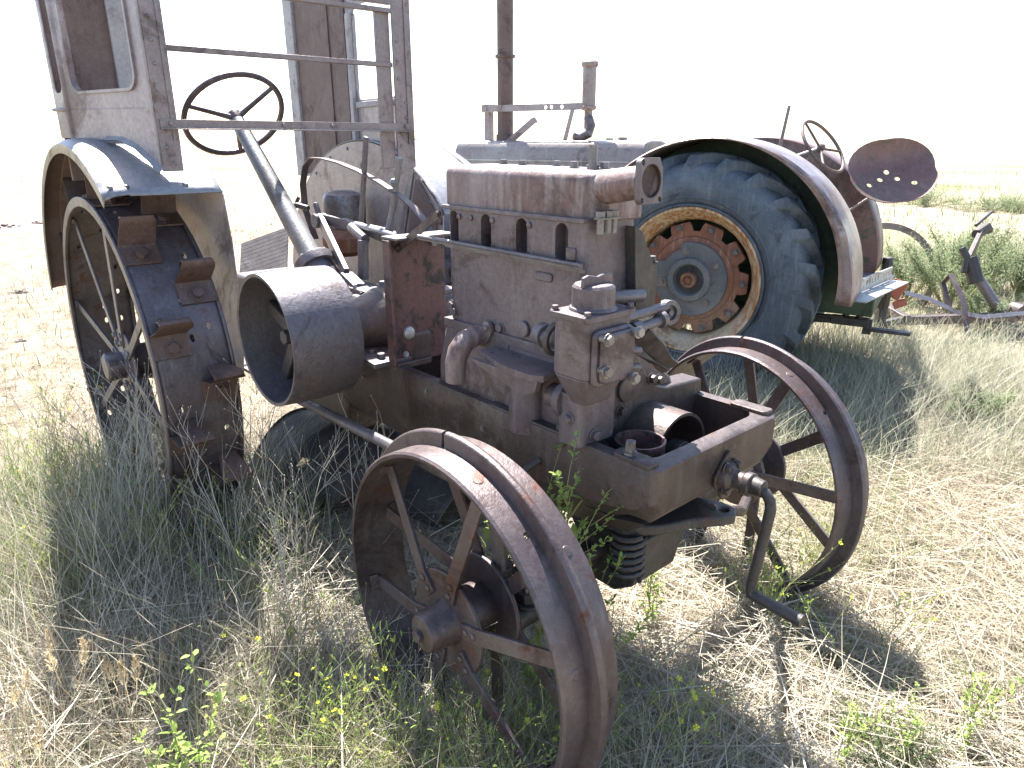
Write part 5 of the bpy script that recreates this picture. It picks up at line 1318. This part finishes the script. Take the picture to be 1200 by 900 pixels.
spread(stalks, [(41, .62, 2, .12), (42, .52, 4, .35), (43, .70, 1, .05), (44, .40, 5, .4)], [
    (0, 425, 660, .95, 0, 'tall grey branching dry stalk rising in front of the drag link'),
    (2, 465, 690, 1.0, .8, 'single straight dry stalk rising past the dash plate'),
    (1, 235, 640, 1.15, 1.0, 'grey bushy dry stalk tangle in front of the belt pulley opening'),
    (1, 150, 610, 1.1, 2.5, 'grey dry branching weed in front of the steel rear wheel hub'),
    (3, 200, 640, 1.1, .2, 'low spreading dry weed at the foot of the steel rear wheel'),
    (0, 290, 700, .9, 2.0, 'dry stalk with forked top in front of the bent black sheet'),
    (3, 350, 770, .8, 3.0, 'spreading grey dry weed between black sheet and near front wheel'),
    (1, 415, 820, .55, 4.0, 'grey twiggy weed leaning against the near front wheel rim'),
    (3, 90, 560, 1.0, 5.0, 'grey dry weed left of the steel rear wheel'),
    (2, 545, 860, .45, 1.0, 'thin tan stalk crossing the near front wheel hub'),
    (2, 975, 690, .4, 1.0, 'thin tan stalk standing before the far front wheel rim'),
    (3, 560, 900, .5, 1.0, 'small grey dry weed under the near front wheel hub'),
    (1, 300, 640, 1.2, 3.4, 'tall grey twiggy weed in front of the drag link end'),
    (0, 180, 650, 1.0, 4.4, 'tall branching dry stalk across the steel rear wheel tread'),
    (2, 250, 610, .8, 2.2, 'single tall dry stalk between the rear wheel tread and the belt pulley'),
    (1, 360, 690, .9, 5.4, 'grey twiggy weed in front of the bent black sheet edge'),
    (3, 130, 660, 1.2, 1.7, 'wide grey dry weed in front of the feathery weeds at left'),
    (2, 330, 740, .8, 4.1, 'leaning dry stalk left of the near front wheel'),
    (1, 480, 900, .55, 2.9, 'low twiggy dry weed in front of the near front wheel hub cap'),
    (0, 400, 860, .45, 3.3, 'short forked dry stalk left of the near front wheel rim')], 'grey dry weed stalks')
spread(bush, [(51, .75, .5, 9000, LD, (.014, .034)), (52, .5, .32, 4500, LD, (.014, .034)), (53, .45, .18, 1600, DB, (.010, .022)), (54, 2.6, .28, 7000, LD, (.03, .07))], [
    (0, 1112, 372, 1.35, 0, 'green feathery bush growing over the implement frame pipe'),
    (0, 1062, 352, 1.1, 2.0, 'green weed bush between the iron hoop and the slotted step'),
    (1, 1190, 352, 1.6, 1.0, 'green bush at the right edge beyond the implement'),
    (0, 1128, 345, 1.4, 4.2, 'tall green weed bush growing around the curved iron bar of the implement'),
    (1, 1150, 388, 1.0, 5.2, 'green bush in front of the half buried implement toolbar'),
    (1, 1040, 385, .9, 3.0, 'low yellow green bush under the slotted step'),
    (1, 1140, 500, .75, .4, 'low green tuft in dry grass right of the far front wheel'),
    (2, 1040, 905, .8, .9, 'dark green low bush in the straw at the bottom right'),
    (3, 1165, 247, .8, .5, 'distant wide green shrub on the field behind the implement'),
    (3, 1085, 243, .9, 2.5, 'distant low shrub on the horizon left of the wide one'),
    (3, 1198, 249, .8, 4.1, 'distant shrub at the right edge of the field')], 'green bushes on the right')

# ================================================================== LIGHT, SKY, CAMERA
SUN_EL, SUN_AZ = R(56), R(-17)       # azimuth measured from +Y (straight ahead) towards +X
w = bpy.data.worlds.new('World'); scene.world = w; w.use_nodes = True; nt = w.node_tree
sky = nt.nodes.new('ShaderNodeTexSky'); sky.sky_type = 'NISHITA'; sky.sun_disc = False; sky.sun_elevation = SUN_EL; sky.sun_rotation = SUN_AZ
sky.dust_density = 1.0; sky.air_density = 1.0
bg = nt.nodes['Background']; bg.inputs['Strength'].default_value = .09; nt.links.new(sky.outputs[0], bg.inputs['Color'])
sd = bpy.data.lights.new('sun', 'SUN'); sd.energy = 5.0; sd.angle = R(.5); sd.color = (1, .96, .91); so = bpy.data.objects.new('sun', sd); COL.objects.link(so)
dirv = Vector((math.sin(SUN_AZ) * math.cos(SUN_EL), math.cos(SUN_AZ) * math.cos(SUN_EL), math.sin(SUN_EL)))
so.rotation_euler = dirv.to_track_quat('Z', 'Y').to_euler(); so.location = (0, 0, 20)
cd = bpy.data.cameras.new('camera'); cam = bpy.data.objects.new('camera', cd); COL.objects.link(cam); scene.camera = cam
cd.sensor_fit = 'HORIZONTAL'; cd.sensor_width = 36; cd.lens = FPX / 1200 * 36; cd.clip_start = .05; cd.clip_end = 5000
cam.location = (0, 0, EYE); cam.rotation_euler = (PI / 2 - PITCH, 0, 0)
scene.view_settings.view_transform = 'Standard'; scene.view_settings.look = 'None'; scene.view_settings.gamma = 1.0; scene.view_settings.exposure = 2.2
scene.cycles.max_bounces = 6; scene.cycles.transparent_max_bounces = 8; scene.cycles.use_denoising = True
scene.render.resolution_x, scene.render.resolution_y = 1024, 768
